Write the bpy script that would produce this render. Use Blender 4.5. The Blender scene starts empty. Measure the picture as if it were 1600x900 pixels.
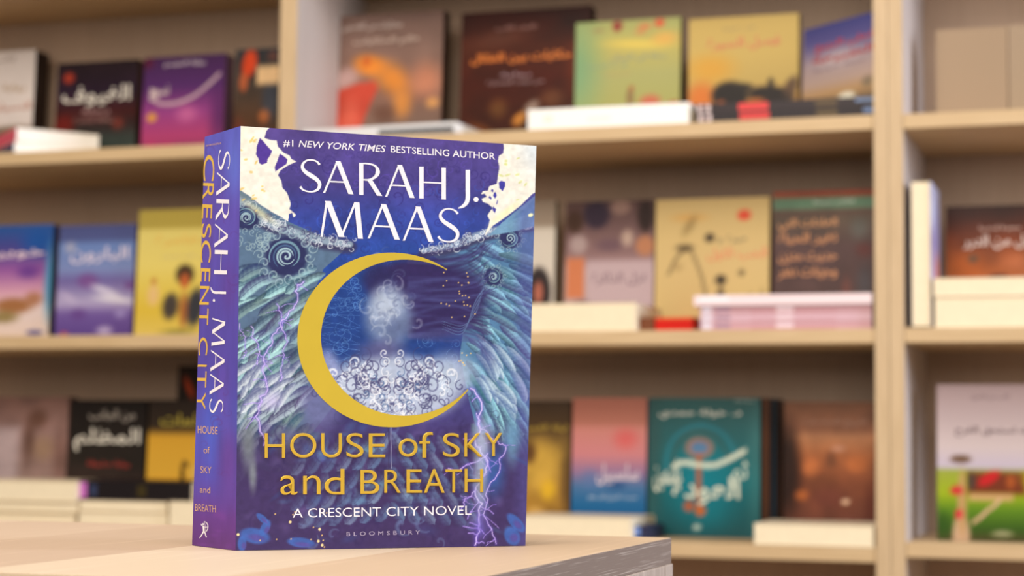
import bpy, math, random
import numpy as np

# ------------------------------------------------------------------ camera, light, exposure
scene = bpy.context.scene
COL = scene.collection
TABLE_Z = 0.80
H_CAM = 0.06657
CAM = np.array([0.0, 0.0, TABLE_Z + H_CAM])
F_PX = 2957.2
PITCH, ROLL, YAW = 0.077206, 0.008951, 0.318142

def cam_axes():
    fh = np.array([-math.sin(YAW), math.cos(YAW), 0.0])
    r = np.array([math.cos(YAW), math.sin(YAW), 0.0])
    z = np.array([0, 0, 1.0])
    f = fh*math.cos(PITCH) + z*math.sin(PITCH)
    u = -fh*math.sin(PITCH) + z*math.cos(PITCH)
    return f, r*math.cos(ROLL) + u*math.sin(ROLL), -r*math.sin(ROLL) + u*math.cos(ROLL)
AF, AR, AU = cam_axes()

def ray(x, y):
    return AF + AR*(x-800)/F_PX + AU*(450-y)/F_PX
def at(x, y, Y):
    """world point on the vertical plane at depth Y seen at photograph point (x, y)"""
    d = ray(x, y)
    return CAM + d/d[1]*Y
def proj(P):
    d = np.asarray(P, float) - CAM
    w = d@AF
    return np.array([800 + F_PX*(d@AR)/w, 450 - F_PX*(d@AU)/w])

from mathutils import Matrix, Vector
cam_data = bpy.data.cameras.new('camera')
cam_data.sensor_width = 36.0
cam_data.lens = F_PX/1600*36.0
cam_data.clip_start = 0.02
cam_data.dof.use_dof = True
cam_data.dof.focus_distance = 1.07
cam_data.dof.aperture_fstop = 9.0
cam = bpy.data.objects.new('camera', cam_data)
COL.objects.link(cam)
cam.matrix_world = Matrix(((AR[0], AU[0], -AF[0], CAM[0]), (AR[1], AU[1], -AF[1], CAM[1]),
                           (AR[2], AU[2], -AF[2], CAM[2]), (0, 0, 0, 1)))
scene.camera = cam

world = bpy.data.worlds.new('world')
scene.world = world
world.use_nodes = True
world.node_tree.nodes['Background'].inputs[0].default_value = (1.0, 0.90, 0.80, 1)
world.node_tree.nodes['Background'].inputs[1].default_value = 0.30

def area(name, loc, target, size, power, color):
    l = bpy.data.lights.new(name, 'AREA')
    l.shape = 'RECTANGLE'; l.size = size[0]; l.size_y = size[1]
    l.energy = power; l.color = color
    o = bpy.data.objects.new(name, l); COL.objects.link(o)
    o.location = loc
    d = Vector(target) - Vector(loc)
    o.rotation_euler = d.to_track_quat('-Z', 'Y').to_euler()
    return o
area('ceiling_light_front', (-0.6, 0.3, 2.9), (-0.8, 2.9, 0.9), (2.4, 1.0), 48, (1.0, 0.89, 0.74))
area('fill_light_behind', (-0.3, -2.2, 2.2), (-0.8, 2.8, 1.0), (3.4, 1.6), 98, (1.0, 0.91, 0.80))  # added frontal fill from behind the camera, reaches the back panels
area('table_fill_light', (-0.7, 0.85, 2.3), (-0.6, 0.98, 0.8), (0.9, 0.6), 12, (1.0, 0.97, 0.93))  # added overhead fill that brightens the tabletop and only grazes the novel
area('cool_side_light', (2.7, 2.2, 1.8), (-0.8, 2.95, 1.0), (0.7, 1.2), 105, (0.74, 0.82, 1.0))  # unseen cool source, added at the right to rake the upright sides

scene.view_settings.view_transform = 'Standard'
scene.view_settings.look = 'None'
scene.view_settings.gamma = 1.0
scene.view_settings.use_curve_mapping = False
scene.view_settings.exposure = 0.0

# ------------------------------------------------------------------ helpers
def lin(c):
    c = np.asarray(c, float)/255.0
    return np.where(c <= 0.04045, c/12.92, ((c+0.055)/1.055)**2.4)
def rgba(c):
    return tuple(lin(c)) + (1.0,)

MATS = {}
def mat(name, color, rough=0.6, metal=0.0, spec=0.5, coat=0.0):
    if name in MATS: return MATS[name]
    m = bpy.data.materials.new(name); m.use_nodes = True
    nt = m.node_tree; b = nt.nodes['Principled BSDF']
    b.inputs['Roughness'].default_value = rough
    b.inputs['Metallic'].default_value = metal
    b.inputs['Specular IOR Level'].default_value = spec
    b.inputs['Coat Weight'].default_value = coat
    n = nt.nodes.new('ShaderNodeTexNoise'); n.inputs['Scale'].default_value = 60
    n.inputs['Detail'].default_value = 3
    co = nt.nodes.new('ShaderNodeTexCoord'); nt.links.new(co.outputs['Object'], n.inputs['Vector'])
    r = nt.nodes.new('ShaderNodeValToRGB')
    c = lin(color)
    r.color_ramp.elements[0].color = tuple(c*0.93)+(1,); r.color_ramp.elements[1].color = tuple(np.minimum(c*1.05, 1))+(1,)
    nt.links.new(n.outputs['Fac'], r.inputs['Fac']); nt.links.new(r.outputs['Color'], b.inputs['Base Color'])
    MATS[name] = m
    return m

def print_mat(name, rough=0.35, coat=0.0):
    """printed paper: the colours are the mesh's own print colours"""
    if name in MATS: return MATS[name]
    m = bpy.data.materials.new(name); m.use_nodes = True
    nt = m.node_tree; b = nt.nodes['Principled BSDF']
    a = nt.nodes.new('ShaderNodeVertexColor'); a.layer_name = 'print'
    nt.links.new(a.outputs['Color'], b.inputs['Base Color'])
    b.inputs['Roughness'].default_value = rough
    b.inputs['Coat Weight'].default_value = coat
    b.inputs['Specular IOR Level'].default_value = 0.16
    b.inputs['Coat Roughness'].default_value = 0.15
    MATS[name] = m
    return m

def wood_mat(name, light, dark, axis='X', scale=1.0, contrast=1.0, rough=0.55, run=1.0):
    """grain stretched along the given axis of the object"""
    if name in MATS: return MATS[name]
    m = bpy.data.materials.new(name); m.use_nodes = True
    nt = m.node_tree; b = nt.nodes['Principled BSDF']; L = nt.links
    co = nt.nodes.new('ShaderNodeTexCoord'); mp = nt.nodes.new('ShaderNodeMapping')
    L.new(co.outputs['Object'], mp.inputs['Vector'])
    s = [14*scale]*3; s['XYZ'.index(axis)] = 0.9*scale*run
    mp.inputs['Scale'].default_value = s
    info = nt.nodes.new('ShaderNodeObjectInfo')
    off = nt.nodes.new('ShaderNodeVectorMath'); off.operation = 'SCALE'
    off.inputs[0].default_value = (13, 17, 11); L.new(info.outputs['Random'], off.inputs['Scale'])
    L.new(off.outputs['Vector'], mp.inputs['Location'])
    n1 = nt.nodes.new('ShaderNodeTexNoise'); n1.inputs['Scale'].default_value = 2.2; n1.inputs['Detail'].default_value = 5
    n1.inputs['Distortion'].default_value = 0.6
    L.new(mp.outputs['Vector'], n1.inputs['Vector'])
    w = nt.nodes.new('ShaderNodeTexNoise'); w.inputs['Scale'].default_value = 14; w.inputs['Detail'].default_value = 4
    L.new(mp.outputs['Vector'], w.inputs['Vector'])
    mx = nt.nodes.new('ShaderNodeMath'); mx.operation = 'MULTIPLY_ADD'; mx.inputs[1].default_value = 0.45
    L.new(w.outputs['Fac'], mx.inputs[0])
    m2 = nt.nodes.new('ShaderNodeMath'); m2.operation = 'MULTIPLY'; m2.inputs[1].default_value = 0.30
    L.new(n1.outputs['Fac'], m2.inputs[0]); L.new(m2.outputs['Value'], mx.inputs[2])
    r = nt.nodes.new('ShaderNodeValToRGB')
    r.color_ramp.elements[0].position = 0.5-0.14/contrast; r.color_ramp.elements[1].position = 0.5+0.14/contrast
    r.color_ramp.elements[0].color = rgba(dark); r.color_ramp.elements[1].color = rgba(light)
    L.new(mx.outputs['Value'], r.inputs['Fac']); L.new(r.outputs['Color'], b.inputs['Base Color'])
    b.inputs['Roughness'].default_value = rough
    bp = nt.nodes.new('ShaderNodeBump'); bp.inputs['Strength'].default_value = 0.12; bp.inputs['Distance'].default_value = 0.002
    L.new(mx.outputs['Value'], bp.inputs['Height']); L.new(bp.outputs['Normal'], b.inputs['Normal'])
    MATS[name] = m
    return m

class MB:
    """collects verts and faces, optional colour per vertex"""
    def __init__(s): s.v = []; s.f = []; s.c = []
    def add(s, vs, fs, col=None):
        o = len(s.v); s.v += [tuple(map(float, p)) for p in vs]; s.f += [tuple(i+o for i in f) for f in fs]
        s.c += [tuple(col) if col is not None else (1, 1, 1)]*len(vs)
    def hexa(s, p, col=None):      # p: 4 bottom ccw, 4 top ccw
        s.add(p, [(3, 2, 1, 0), (4, 5, 6, 7), (0, 1, 5, 4), (1, 2, 6, 5), (2, 3, 7, 6), (3, 0, 4, 7)], col)
    def box(s, x0, x1, y0, y1, z0, z1, col=None):
        s.hexa([(x0, y0, z0), (x1, y0, z0), (x1, y1, z0), (x0, y1, z0), (x0, y0, z1), (x1, y0, z1), (x1, y1, z1), (x0, y1, z1)], col)
    def grid(s, P, C):             # P (h,w,3) points, C (h,w,3) linear colours; row 0 on top
        h, w = P.shape[:2]; o = len(s.v)
        s.v += [tuple(p) for p in P.reshape(-1, 3).tolist()]; s.c += [tuple(c) for c in C.reshape(-1, 3).tolist()]
        i = (np.arange(h-1)[:, None]*w + np.arange(w-1)[None]).ravel() + o
        s.f += list(zip((i+w).tolist(), (i+w+1).tolist(), (i+1).tolist(), i.tolist()))
    def build(s, name, m, parent=None, colors=False, bevel=0.0, smooth=False):
        me = bpy.data.meshes.new(name); me.from_pydata(s.v, [], s.f)
        if colors:
            a = me.color_attributes.new('print', 'FLOAT_COLOR', 'POINT')
            c = np.ones((len(s.v), 4), np.float32); c[:, :3] = np.array(s.c, np.float32)
            a.data.foreach_set('color', c.ravel())
        if smooth:
            me.polygons.foreach_set('use_smooth', [True]*len(me.polygons))
        me.materials.append(m); me.update()
        o = bpy.data.objects.new(name, me); COL.objects.link(o)
        if parent is not None: o.parent = parent
        if bevel > 0:
            b = o.modifiers.new('bevel', 'BEVEL'); b.width = bevel; b.segments = 2; b.limit_method = 'ANGLE'
        return o

def tag(o, label=None, cat=None, group=None, kind=None):
    if label: o['label'] = label
    if cat: o['category'] = cat
    if group: o['group'] = group
    if kind: o['kind'] = kind
    return o
def empty(name, loc, rot=(0, 0, 0)):
    e = bpy.data.objects.new(name, None); COL.objects.link(e)
    e.empty_display_size = 0.05
    e.location = loc; e.rotation_euler = rot
    return e

# ------------------------------------------------------------------ text as flat mesh
AR_FORMS = {}   # base letter: isolated, final, initial, medial
def _reg(ch, iso, dual): AR_FORMS[ch] = (iso, iso+1, iso+2 if dual else None, iso+3 if dual else None)
for ch, iso, dual in (('آ', 0xFE81, 0), ('أ', 0xFE83, 0), ('إ', 0xFE87, 0), ('ا', 0xFE8D, 0), ('ب', 0xFE8F, 1), ('ة', 0xFE93, 0),
        ('ت', 0xFE95, 1), ('ث', 0xFE99, 1), ('ج', 0xFE9D, 1), ('ح', 0xFEA1, 1), ('خ', 0xFEA5, 1), ('د', 0xFEA9, 0), ('ذ', 0xFEAB, 0),
        ('ر', 0xFEAD, 0), ('ز', 0xFEAF, 0), ('س', 0xFEB1, 1), ('ش', 0xFEB5, 1), ('ص', 0xFEB9, 1), ('ض', 0xFEBD, 1), ('ط', 0xFEC1, 1),
        ('ظ', 0xFEC5, 1), ('ع', 0xFEC9, 1), ('غ', 0xFECD, 1), ('ف', 0xFED1, 1), ('ق', 0xFED5, 1), ('ك', 0xFED9, 1), ('ل', 0xFEDD, 1),
        ('م', 0xFEE1, 1), ('ن', 0xFEE5, 1), ('ه', 0xFEE9, 1), ('و', 0xFEED, 0), ('ى', 0xFEEF, 0), ('ي', 0xFEF1, 1)):
    _reg(ch, iso, dual)
def shape_ar(t):
    out = []
    for i, ch in enumerate(t):
        f = AR_FORMS.get(ch)
        if not f: out.append(ch); continue
        prev = i > 0 and t[i-1] in AR_FORMS and AR_FORMS[t[i-1]][2] is not None
        nxt = f[2] is not None and i+1 < len(t) and t[i+1] in AR_FORMS
        k = (3 if nxt else 1) if prev else (2 if nxt else 0)
        out.append(chr(f[k]))
    return ''.join(reversed(out))

_text_cache = {}
def text_verts(s, offset=0.0, extrude=0.0, bevel=0.0, res=4, shear=0.0, space=1.0):
    """(verts, faces) of a line of text, as a mesh; cap height near 0.7"""
    key = (s, offset, extrude, bevel, res, shear, space)
    if key in _text_cache: return _text_cache[key]
    c = bpy.data.curves.new('lettering', 'FONT'); c.body = s
    c.offset = offset; c.extrude = extrude; c.bevel_depth = bevel; c.bevel_resolution = 1; c.resolution_u = res; c.shear = shear
    c.space_character = space
    o = bpy.data.objects.new('lettering', c); COL.objects.link(o)
    dg = bpy.context.evaluated_depsgraph_get(); dg.update()
    me = bpy.data.meshes.new_from_object(o.evaluated_get(dg))
    v = np.zeros(len(me.vertices)*3); me.vertices.foreach_get('co', v); v = v.reshape(-1, 3)
    f = [tuple(p.vertices) for p in me.polygons]
    bpy.data.objects.remove(o); bpy.data.curves.remove(c); bpy.data.meshes.remove(me)
    _text_cache[key] = (v, f)
    return v, f

# ------------------------------------------------------------------ painting flat prints into arrays
class Paint:
    """a flat print; X and Y are the layout coordinates of every sample"""
    def __init__(s, X, Y, base):
        s.X = X; s.Y = Y; s.A = np.zeros(X.shape+(3,)); s.A[:] = np.array(base, float)
        s.rng = np.random.RandomState(7)
    def win(s, x0, x1, y0, y1):
        m = (s.X >= x0) & (s.X <= x1) & (s.Y >= y0) & (s.Y <= y1)
        r = np.where(m.any(1))[0]; c = np.where(m.any(0))[0]
        if len(r) == 0 or len(c) == 0: return None
        return slice(r[0], r[-1]+1), slice(c[0], c[-1]+1)
    def mix(s, w, a, col):
        s.A[w] += (np.array(col, float)-s.A[w])*a[..., None]
    def vgrad(s, stops):
        ys = [k[0] for k in stops]; cs = np.array([k[1] for k in stops], float)
        for i in range(3): s.A[..., i] = np.interp(s.Y, ys, cs[:, i])
    def blob(s, cx, cy, rx, ry, col, a=1.0, soft=0.5, rot=0.0):
        R = max(rx, ry)*1.05
        w = s.win(cx-R, cx+R, cy-R, cy+R)
        if not w: return
        t = math.radians(rot); dx = s.X[w]-cx; dy = s.Y[w]-cy
        u = (dx*math.cos(t)+dy*math.sin(t))/rx; v = (-dx*math.sin(t)+dy*math.cos(t))/ry
        r = np.sqrt(u*u+v*v)
        k = np.clip((1-r)/max(soft, 1e-3), 0, 1); s.mix(w, a*k*k*(3-2*k), col)
    def rect(s, x0, x1, y0, y1, col, a=1.0, soft=1e-3):
        w = s.win(x0-soft, x1+soft, y0-soft, y1+soft)
        if not w: return
        k = np.clip(np.minimum(np.minimum(s.X[w]-x0, x1-s.X[w]), np.minimum(s.Y[w]-y0, y1-s.Y[w]))/soft+0.5, 0, 1)
        s.mix(w, a*k, col)
    def line(s, pts, wd, col, a=1.0, soft=0.5):
        """polyline; wd one width or one per point"""
        pts = np.array(pts, float); wd = np.array(wd if hasattr(wd, '__len__') else [wd]*len(pts), float)
        R = wd.max(); W = s.win(pts[:, 0].min()-R, pts[:, 0].max()+R, pts[:, 1].min()-R, pts[:, 1].max()+R)
        if not W: return
        X, Y = s.X[W], s.Y[W]; acc = np.zeros(X.shape)
        for i in range(len(pts)-1):
            p, q = pts[i], pts[i+1]; d = q-p; L2 = max(d@d, 1e-9)
            t = np.clip(((X-p[0])*d[0]+(Y-p[1])*d[1])/L2, 0, 1)
            r = np.hypot(X-p[0]-t*d[0], Y-p[1]-t*d[1]); hw = (wd[i]*(1-t)+wd[i+1]*t)/2
            acc = np.maximum(acc, np.clip((hw-r)/np.maximum(hw*soft, 1e-6), 0, 1))
        s.mix(W, a*acc, col)
    def poly(s, pts, col, a=1.0):
        pts = np.array(pts, float)
        w = s.win(pts[:, 0].min(), pts[:, 0].max(), pts[:, 1].min(), pts[:, 1].max())
        if not w: return
        X, Y = s.X[w], s.Y[w]; acc = np.zeros(X.shape)
        for ox, oy in ((-.3, -.3), (.3, -.3), (.3, .3), (-.3, .3)):
            ins = np.zeros(X.shape, bool); n = len(pts)
            k = s.aa
            for i in range(n):
                x1, y1 = pts[i]; x2, y2 = pts[(i+1) % n]
                c = ((y1 > Y+oy*k) != (y2 > Y+oy*k)) & (X+ox*k < (x2-x1)*(Y+oy*k-y1)/(y2-y1+1e-12)+x1)
                ins ^= c
            acc += ins*0.25
        s.mix(w, acc*a, col)
    aa = 1.0
    def noise(s, nx, ny, seed):
        r = np.random.RandomState(seed); g = r.rand(ny+2, nx+2)
        h, w = s.X.shape
        yy = np.linspace(0, ny, h); xx = np.linspace(0, nx, w)
        yi = yy.astype(int); xi = xx.astype(int); fy = yy-yi; fx = xx-xi
        fy = (fy*fy*(3-2*fy))[:, None]; fx = (fx*fx*(3-2*fx))[None]
        a = g[yi][:, xi]; b = g[yi][:, xi+1]; c = g[yi+1][:, xi]; d = g[yi+1][:, xi+1]
        return (a*(1-fx)+b*fx)*(1-fy)+(c*(1-fx)+d*fx)*fy
    def fbm(s, n, seed, asp=1.5):
        return sum(s.noise(n*2**k, int(n*asp)*2**k, seed+k)*0.5**k for k in range(4))/1.875
    def mottle(s, n, seed, amt):
        f = (s.fbm(n, seed)-0.5)*amt
        s.A *= (1+f)[..., None]
    def lin(s): return lin(np.clip(s.A, 0, 255))

# ------------------------------------------------------------------ the setting
floor = MB(); floor.box(-4.5, 3.5, -2.5, 3.6, -0.05, 0.0)
tag(floor.build('floor', mat('floor_tile', (150, 135, 120), 0.4)), kind='structure')
wb = MB(); wb.box(-4.5, 3.5, 3.6, 3.7, 0, 3.2)
tag(wb.build('wall_back', mat('wall_paint', (190, 178, 160), 0.8)), kind='structure')

YF = 2.8276
DEPTH = 0.30
OAK = wood_mat('light_oak_laminate', (222, 194, 154), (200, 170, 128), 'X', 1.0, 0.8)
SIDEM = wood_mat('greige_cool_lit_side', (206, 194, 184), (194, 180, 170), 'Z', 1.0, 0.6)  # greige sides, with the cool side light put into their colour
OAKV = wood_mat('light_oak_laminate_upright', (222, 194, 156), (196, 168, 130), 'Z', 1.0, 0.8)
BACK = wood_mat('grey_oak_back', (186, 160, 138), (174, 148, 126), 'Z', 0.6, 0.6)
def cabinet(label, x0, x1, divs, heights, t_side):
    root = empty('bookshelf', ((x0+x1)/2, YF+DEPTH/2, 0)); tag(root, label, 'bookshelf')
    ox, oy = root.location.x, root.location.y
    def P(name, bx, m):
        a = MB()
        if name in ('side_panel', 'divider'):     # oak edge band on the front of each upright
            e = MB(); e.box(bx[0]-ox, bx[1]-ox, bx[2]-oy, bx[2]+.002-oy, bx[4], bx[5])
            a.box(bx[0]-ox, bx[1]-ox, bx[2]+.0021-oy, bx[3]-oy, bx[4], bx[5]); o = a.build(name, SIDEM, root)
            e.build('edge_band', m, o); return o
        a.box(bx[0]-ox, bx[1]-ox, bx[2]-oy, bx[3]-oy, bx[4], bx[5]); return a.build(name, m, root, bevel=0.0008)
    P('side_panel', (x0, x0+t_side[0], YF, YF+DEPTH, 0.08, 2.05), OAKV)
    P('side_panel', (x1-t_side[1], x1, YF, YF+DEPTH, 0.08, 2.05), OAKV)
    for d0, d1 in divs: P('divider', (d0, d1, YF, YF+DEPTH, 0.08, 2.05), OAKV)
    P('plinth', (x0, x1, YF+0.02, YF+DEPTH, 0, 0.08), OAKV)
    P('top_panel', (x0, x1, YF-0.003, YF+DEPTH, 2.05, 2.075), OAK)
    P('back_panel', (x0+t_side[0], x1-t_side[1], YF+DEPTH, YF+DEPTH+0.012, 0.08, 2.05), BACK)
    edges = [x0+t_side[0]] + [e for d in divs for e in d] + [x1-t_side[1]]
    for k in range(0, len(edges), 2):
        for z in heights: P('shelf', (edges[k]+0.0006, edges[k+1]-0.0006, YF+0.001, YF+DEPTH-0.0006, z, z+0.022), OAK)
ZA, ZB, ZC = CAM[2]+0.4595, CAM[2]+0.1395, CAM[2]-0.1830
X0, X1, X2 = -1.3409, -0.3647, -0.3218
XM = (X1+X2)/2
cabinet('wide light oak bookshelf of two bays filling the left and middle', -2.32, XM-0.0004, [(X0, X0+0.030)],
        (0.10, 0.384, ZC, ZB, ZA, ZA+0.32), (0.0215, XM-0.0004-X1))
cabinet('light oak bookshelf at the right edge holding the brown and green books', XM+0.0004, 0.62, [],
        (0.10, 0.39, ZC+0.009, ZB+0.0005, ZA-0.001, ZA+0.319), (X2-XM-0.0004, 0.0215))
SA, SB, SC = ZA+0.022, ZB+0.022, ZC+0.022
RA, RB, RC = ZA+0.021, ZB+0.0225, ZC+0.031

# ------------------------------------------------------------------ the display table
TX1, TY0, TY1, TT = -0.2911, 0.775, 1.221, 0.0167
table = empty('display_table', (-0.75, 1.0, 0))
tag(table, 'pale wooden display table with plank top under the purple and blue novel', 'table')
TOPW = wood_mat('pale_plank_top', (232, 208, 182), (206, 180, 156), 'Y', 1.6, 0.7, 0.5)
SIDEW = wood_mat('weathered_plank_edge', (238, 224, 210), (132, 114, 102), 'Y', 7.0, 1.5, 0.7, 0.22)
LEGW = wood_mat('weathered_plank_upright', (236, 222, 208), (176, 158, 144), 'Z', 6, 1.1, 0.7, 0.3)
edges = [-1.30, -1.13, -0.97, -0.78, -0.655, -0.526, -0.40, TX1]
tones = [(230, 206, 182), (222, 196, 170), (233, 211, 188), (224, 200, 178), (217, 192, 170), (238, 219, 196), (226, 200, 172)]
for i in range(7):
    x0, x1 = edges[i], edges[i+1]
    a = MB(); a.box(x0+0.00015+0.75, x1-0.00015+0.75, TY0-1, TY1-1, TABLE_Z-TT, TABLE_Z)
    c = tones[i]; d = [c[0]*0.86, c[1]*0.84, c[2]*0.81]
    o = a.build('top_board', wood_mat('pale_plank_top_%s' % 'abcdefg'[i], c, d, 'Y', 3.2, 1.7, 0.5, 0.22), table, bevel=0.0003)
    if i == 6:
        # edge trim board along the right side, rougher weathered grain
        e = MB(); e.box(x1+0.75, x1+0.75+0.0006, TY0-1+0.0004, TY1-1-0.0004, TABLE_Z-TT, TABLE_Z-0.0003)
        e.build('edge_strip', SIDEW, table)
for (x0, x1, y0, y1) in ((-1.29, TX1+0.0016, TY1-0.02, TY1+0.0005), (-1.29, TX1+0.0016, TY0+0.002, TY0+0.02)):
    a = MB(); a.box(x0+0.75, x1+0.75, y0-1, y1-1, 0.0, TABLE_Z-TT-0.0002); a.build('end_panel', LEGW, table, bevel=0.0006)
n = 4
for k in range(n):
    y0 = TY0+0.0205+(TY1-TY0-0.041)*k/n; y1 = TY0+0.0205+(TY1-TY0-0.041)*(k+1)/n-0.0006
    for xx in (TX1+0.0016-0.018, -1.29):
        a = MB(); a.box(xx+0.75, xx+0.018+0.75, y0-1, y1-1, 0.0, TABLE_Z-TT-0.0002); a.build('side_board', LEGW, table, bevel=0.0006)

# ------------------------------------------------------------------ the novel on the table
C = CAM
N0 = np.array([-.4831, .9697, -.0666]); A0 = np.array([-.3470, 1.0872, -.0666]); S0 = np.array([-.5252, 1.0024, -.0666])
N1 = np.array([-.4784, .9628, .1734]); A1 = np.array([-.3424, 1.0803, .1734]); S1 = np.array([-.5205, .9956, .1734])
def snap(P, x, y, bottom):
    P = P + C
    if bottom:
        for _ in range(3):
            q = proj(P); P = P + np.array([1, 0, 0])*(x-q[0])*1.05/F_PX
        P[2] = TABLE_Z+0.0002
        return P
    return at(x, y, P[1])
N0 = snap(N0, 368, 862, 1); A0 = snap(A0, 821, 849, 1); S0 = snap(S0, 300, 855, 1)
N1 = snap(N1, 376, 197, 0)
def on_plane(x, y, a, b, c):
    n = np.cross(b-a, c-a); d = ray(x, y); return CAM + d*((a-CAM)@n)/(d@n)
A1 = on_plane(838, 228, N0, A0, N1); S1 = on_plane(320, 214, N0, S0, N1)     # flat boards
BK = np.array([(N0[0]+A0[0])/2, (N0[1]+A0[1])/2, TABLE_Z])
def nrm(v): return v/np.linalg.norm(v)
n_front = nrm(np.cross(A0-N0, N1-N0))            # out of the front cover, to the camera
n_spine = nrm(np.cross(N0-S0, S1-S0))
def front_pt(u, v, off=0.0):
    """u to the right, v up; broadcasts"""
    u = np.asarray(u)[..., None]; v = np.asarray(v)[..., None]
    b = N0+(A0-N0)*u; t = N1+(A1-N1)*u
    P = b+(t-b)*v
    bulge = 0.0012*np.sin(np.pi*np.clip(u, 0, 1))*0
    return P + n_front*(off+bulge)
def spine_pt(u, v, off=0.0):
    u = np.asarray(u)[..., None]; v = np.asarray(v)[..., None]
    b = S0+(N0-S0)*u; t = S1+(N1-S1)*u
    P = b+(t-b)*v
    bulge = 0.0
    return P + n_spine*(off+bulge)
def homography(src, dst):
    M = []; r = []
    for (x, y), (u, v) in zip(src, dst):
        M += [[x, y, 1, 0, 0, 0, -u*x, -u*y], [0, 0, 0, x, y, 1, -v*x, -v*y]]; r += [u, v]
    h = np.linalg.solve(np.array(M, float), np.array(r, float))
    return np.append(h, 1).reshape(3, 3)
unit = [(0, 0), (1, 0), (1, 1), (0, 1)]
cq = [proj(p) for p in (N0, A0, A1, N1)]; sq = [proj(p) for p in (S0, N0, N1, S1)]
HC, HCI = homography(cq, unit), homography(unit, cq)       # layout sheet of the cover <-> cover
HS, HSI = homography(sq, unit), homography(unit, sq)
def apply(Hm, x, y):
    w = Hm[2, 0]*x+Hm[2, 1]*y+Hm[2, 2]
    return (Hm[0, 0]*x+Hm[0, 1]*y+Hm[0, 2])/w, (Hm[1, 0]*x+Hm[1, 1]*y+Hm[1, 2])/w

def sheet(w, h, Hinv):
    u, v = np.meshgrid(np.linspace(0, 1, w), np.linspace(1, 0, h))
    x, y = apply(Hinv, u, v)
    return u, v, x, y
def curve_pts(pts, n=10):
    """smooth curve through the points"""
    P = [np.array(p, float) for p in pts]; P = [2*P[0]-P[1]]+P+[2*P[-1]-P[-2]]; out = []
    for i in range(1, len(P)-2):
        for k in range(n):
            t = k/n
            out.append(0.5*((2*P[i])+(-P[i-1]+P[i+1])*t+(2*P[i-1]-5*P[i]+4*P[i+1]-P[i+2])*t*t+(-P[i-1]+3*P[i]-3*P[i+1]+P[i+2])*t**3))
    out.append(P[-2]); return np.array(out)
def plume(p, x0, y0, x1, y1, bend, wd, light, dark, a=1.0):
    """one quill: lit along one side, darker along the other, barbs across"""
    d = np.array([x1-x0, y1-y0], float); L = np.hypot(*d); d /= L; R = wd*.7+abs(bend)*L*.6
    w = p.win(min(x0, x1)-R, max(x0, x1)+R, min(y0, y1)-R, max(y0, y1)+R)
    if not w: return
    X = p.X[w]-x0; Y = p.Y[w]-y0
    t = (X*d[0]+Y*d[1])/L; tc = np.clip(t, 0, 1)
    s_ = (-X*d[1]+Y*d[0])-bend*L*2*tc*(1-tc)
    hw = wd/2*np.interp(tc, [0, .12, .6, .88, 1], [.35, .8, 1, .8, .05])+.01
    q = s_/hw; al = np.clip((1.05-np.abs(q))*3, 0, 1)*((t > -.02) & (t < 1.02))
    sh = np.clip(.6-.5*q+.05*np.sin(t*L*.8+q*3), 0, 1); sh = sh*sh*(3-2*sh)
    sh *= np.interp(tc, [0, .3, 1], [.45, .9, 1.0])
    sh = np.where(np.abs(q+.05) < .07, sh*.6, sh)
    C = np.array(dark, float)+(np.array(light, float)-np.array(dark, float))*sh[..., None]
    p.A[w] += (C-p.A[w])*(al*a)[..., None]
def curl(p, cx, cy, r, turns, wd, col, a=1.0, sgn=1, ph=0.0):
    t = np.linspace(0, 1, int(16*turns)+6); ang = ph+sgn*turns*2*np.pi*t; rr = r*(1-t)**0.9+0.6
    p.line(np.stack([cx+rr*np.cos(ang), cy+rr*np.sin(ang)*1.05], 1), wd*(0.35+0.65*np.sin(np.pi*np.clip(1-t*0.9, 0, 1))), col, a, 0.8)
def bolt(p, pts, rng, wd=2.0, amp=5.0, branches=6, a=1.0, halo=True):
    P = [np.array(q, float) for q in pts]
    for _ in range(3):
        Q = [P[0]]
        for i in range(len(P)-1):
            m = (P[i]+P[i+1])/2; d = P[i+1]-P[i]; m = m+np.array([-d[1], d[0]])*rng.uniform(-.22, .22); Q += [m, P[i+1]]
        P = Q
    if halo: p.line(P, wd*6, (110, 80, 215), 0.30*a, 1.0)
    p.line(P, wd*2.2, (150, 120, 240), 0.7*a, 1.0); p.line(P, wd*0.9, (228, 215, 255), 0.95*a, 0.9)
    for _ in range(branches):
        i = rng.randint(1, len(P)-1); ang = rng.uniform(-1, 1)+(0 if rng.rand() < .5 else np.pi); L = rng.uniform(8, 26)
        q = P[i]; br = [q]
        for k in range(4): q = q+np.array([math.cos(ang), math.sin(ang)*0.8+.35])*L/4+rng.uniform(-2.2, 2.2, 2); br.append(q)
        p.line(br, wd*1.5, (130, 95, 230), 0.55*a, 1.0); p.line(br, wd*0.6, (205, 185, 255), 0.8*a, 1.0)

CW, CH = 460, 664
cu, cv, cx_, cy_ = sheet(CW, CH, HCI)
p = Paint(cx_, cy_, (60, 62, 150)); rg = np.random.RandomState(3)
p.vgrad([(190, (84, 68, 134)), (290, (74, 66, 138)), (340, (56, 70, 154)), (420, (40, 74, 160)), (520, (44, 66, 136)), (640, (66, 62, 122)), (740, (74, 58, 112)), (860, (82, 60, 118))])
p.mottle(9, 5, 0.35)
# scrolled ornament printed tone on tone over the sky
for _ in range(230):
    x, y = rg.uniform(400, 800), rg.uniform(205, 420)
    c = (44, 34, 104) if rg.rand() < .55 else ((60, 92, 200) if y > 290 else (98, 78, 186))
    curl(p, x, y, rg.uniform(5, 14), rg.uniform(.7, 1.5), rg.uniform(2, 4.5), c, rg.uniform(.18, .45)*(1 if y > 250 else .55), rg.choice([-1, 1]), rg.uniform(0, 6))
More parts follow.
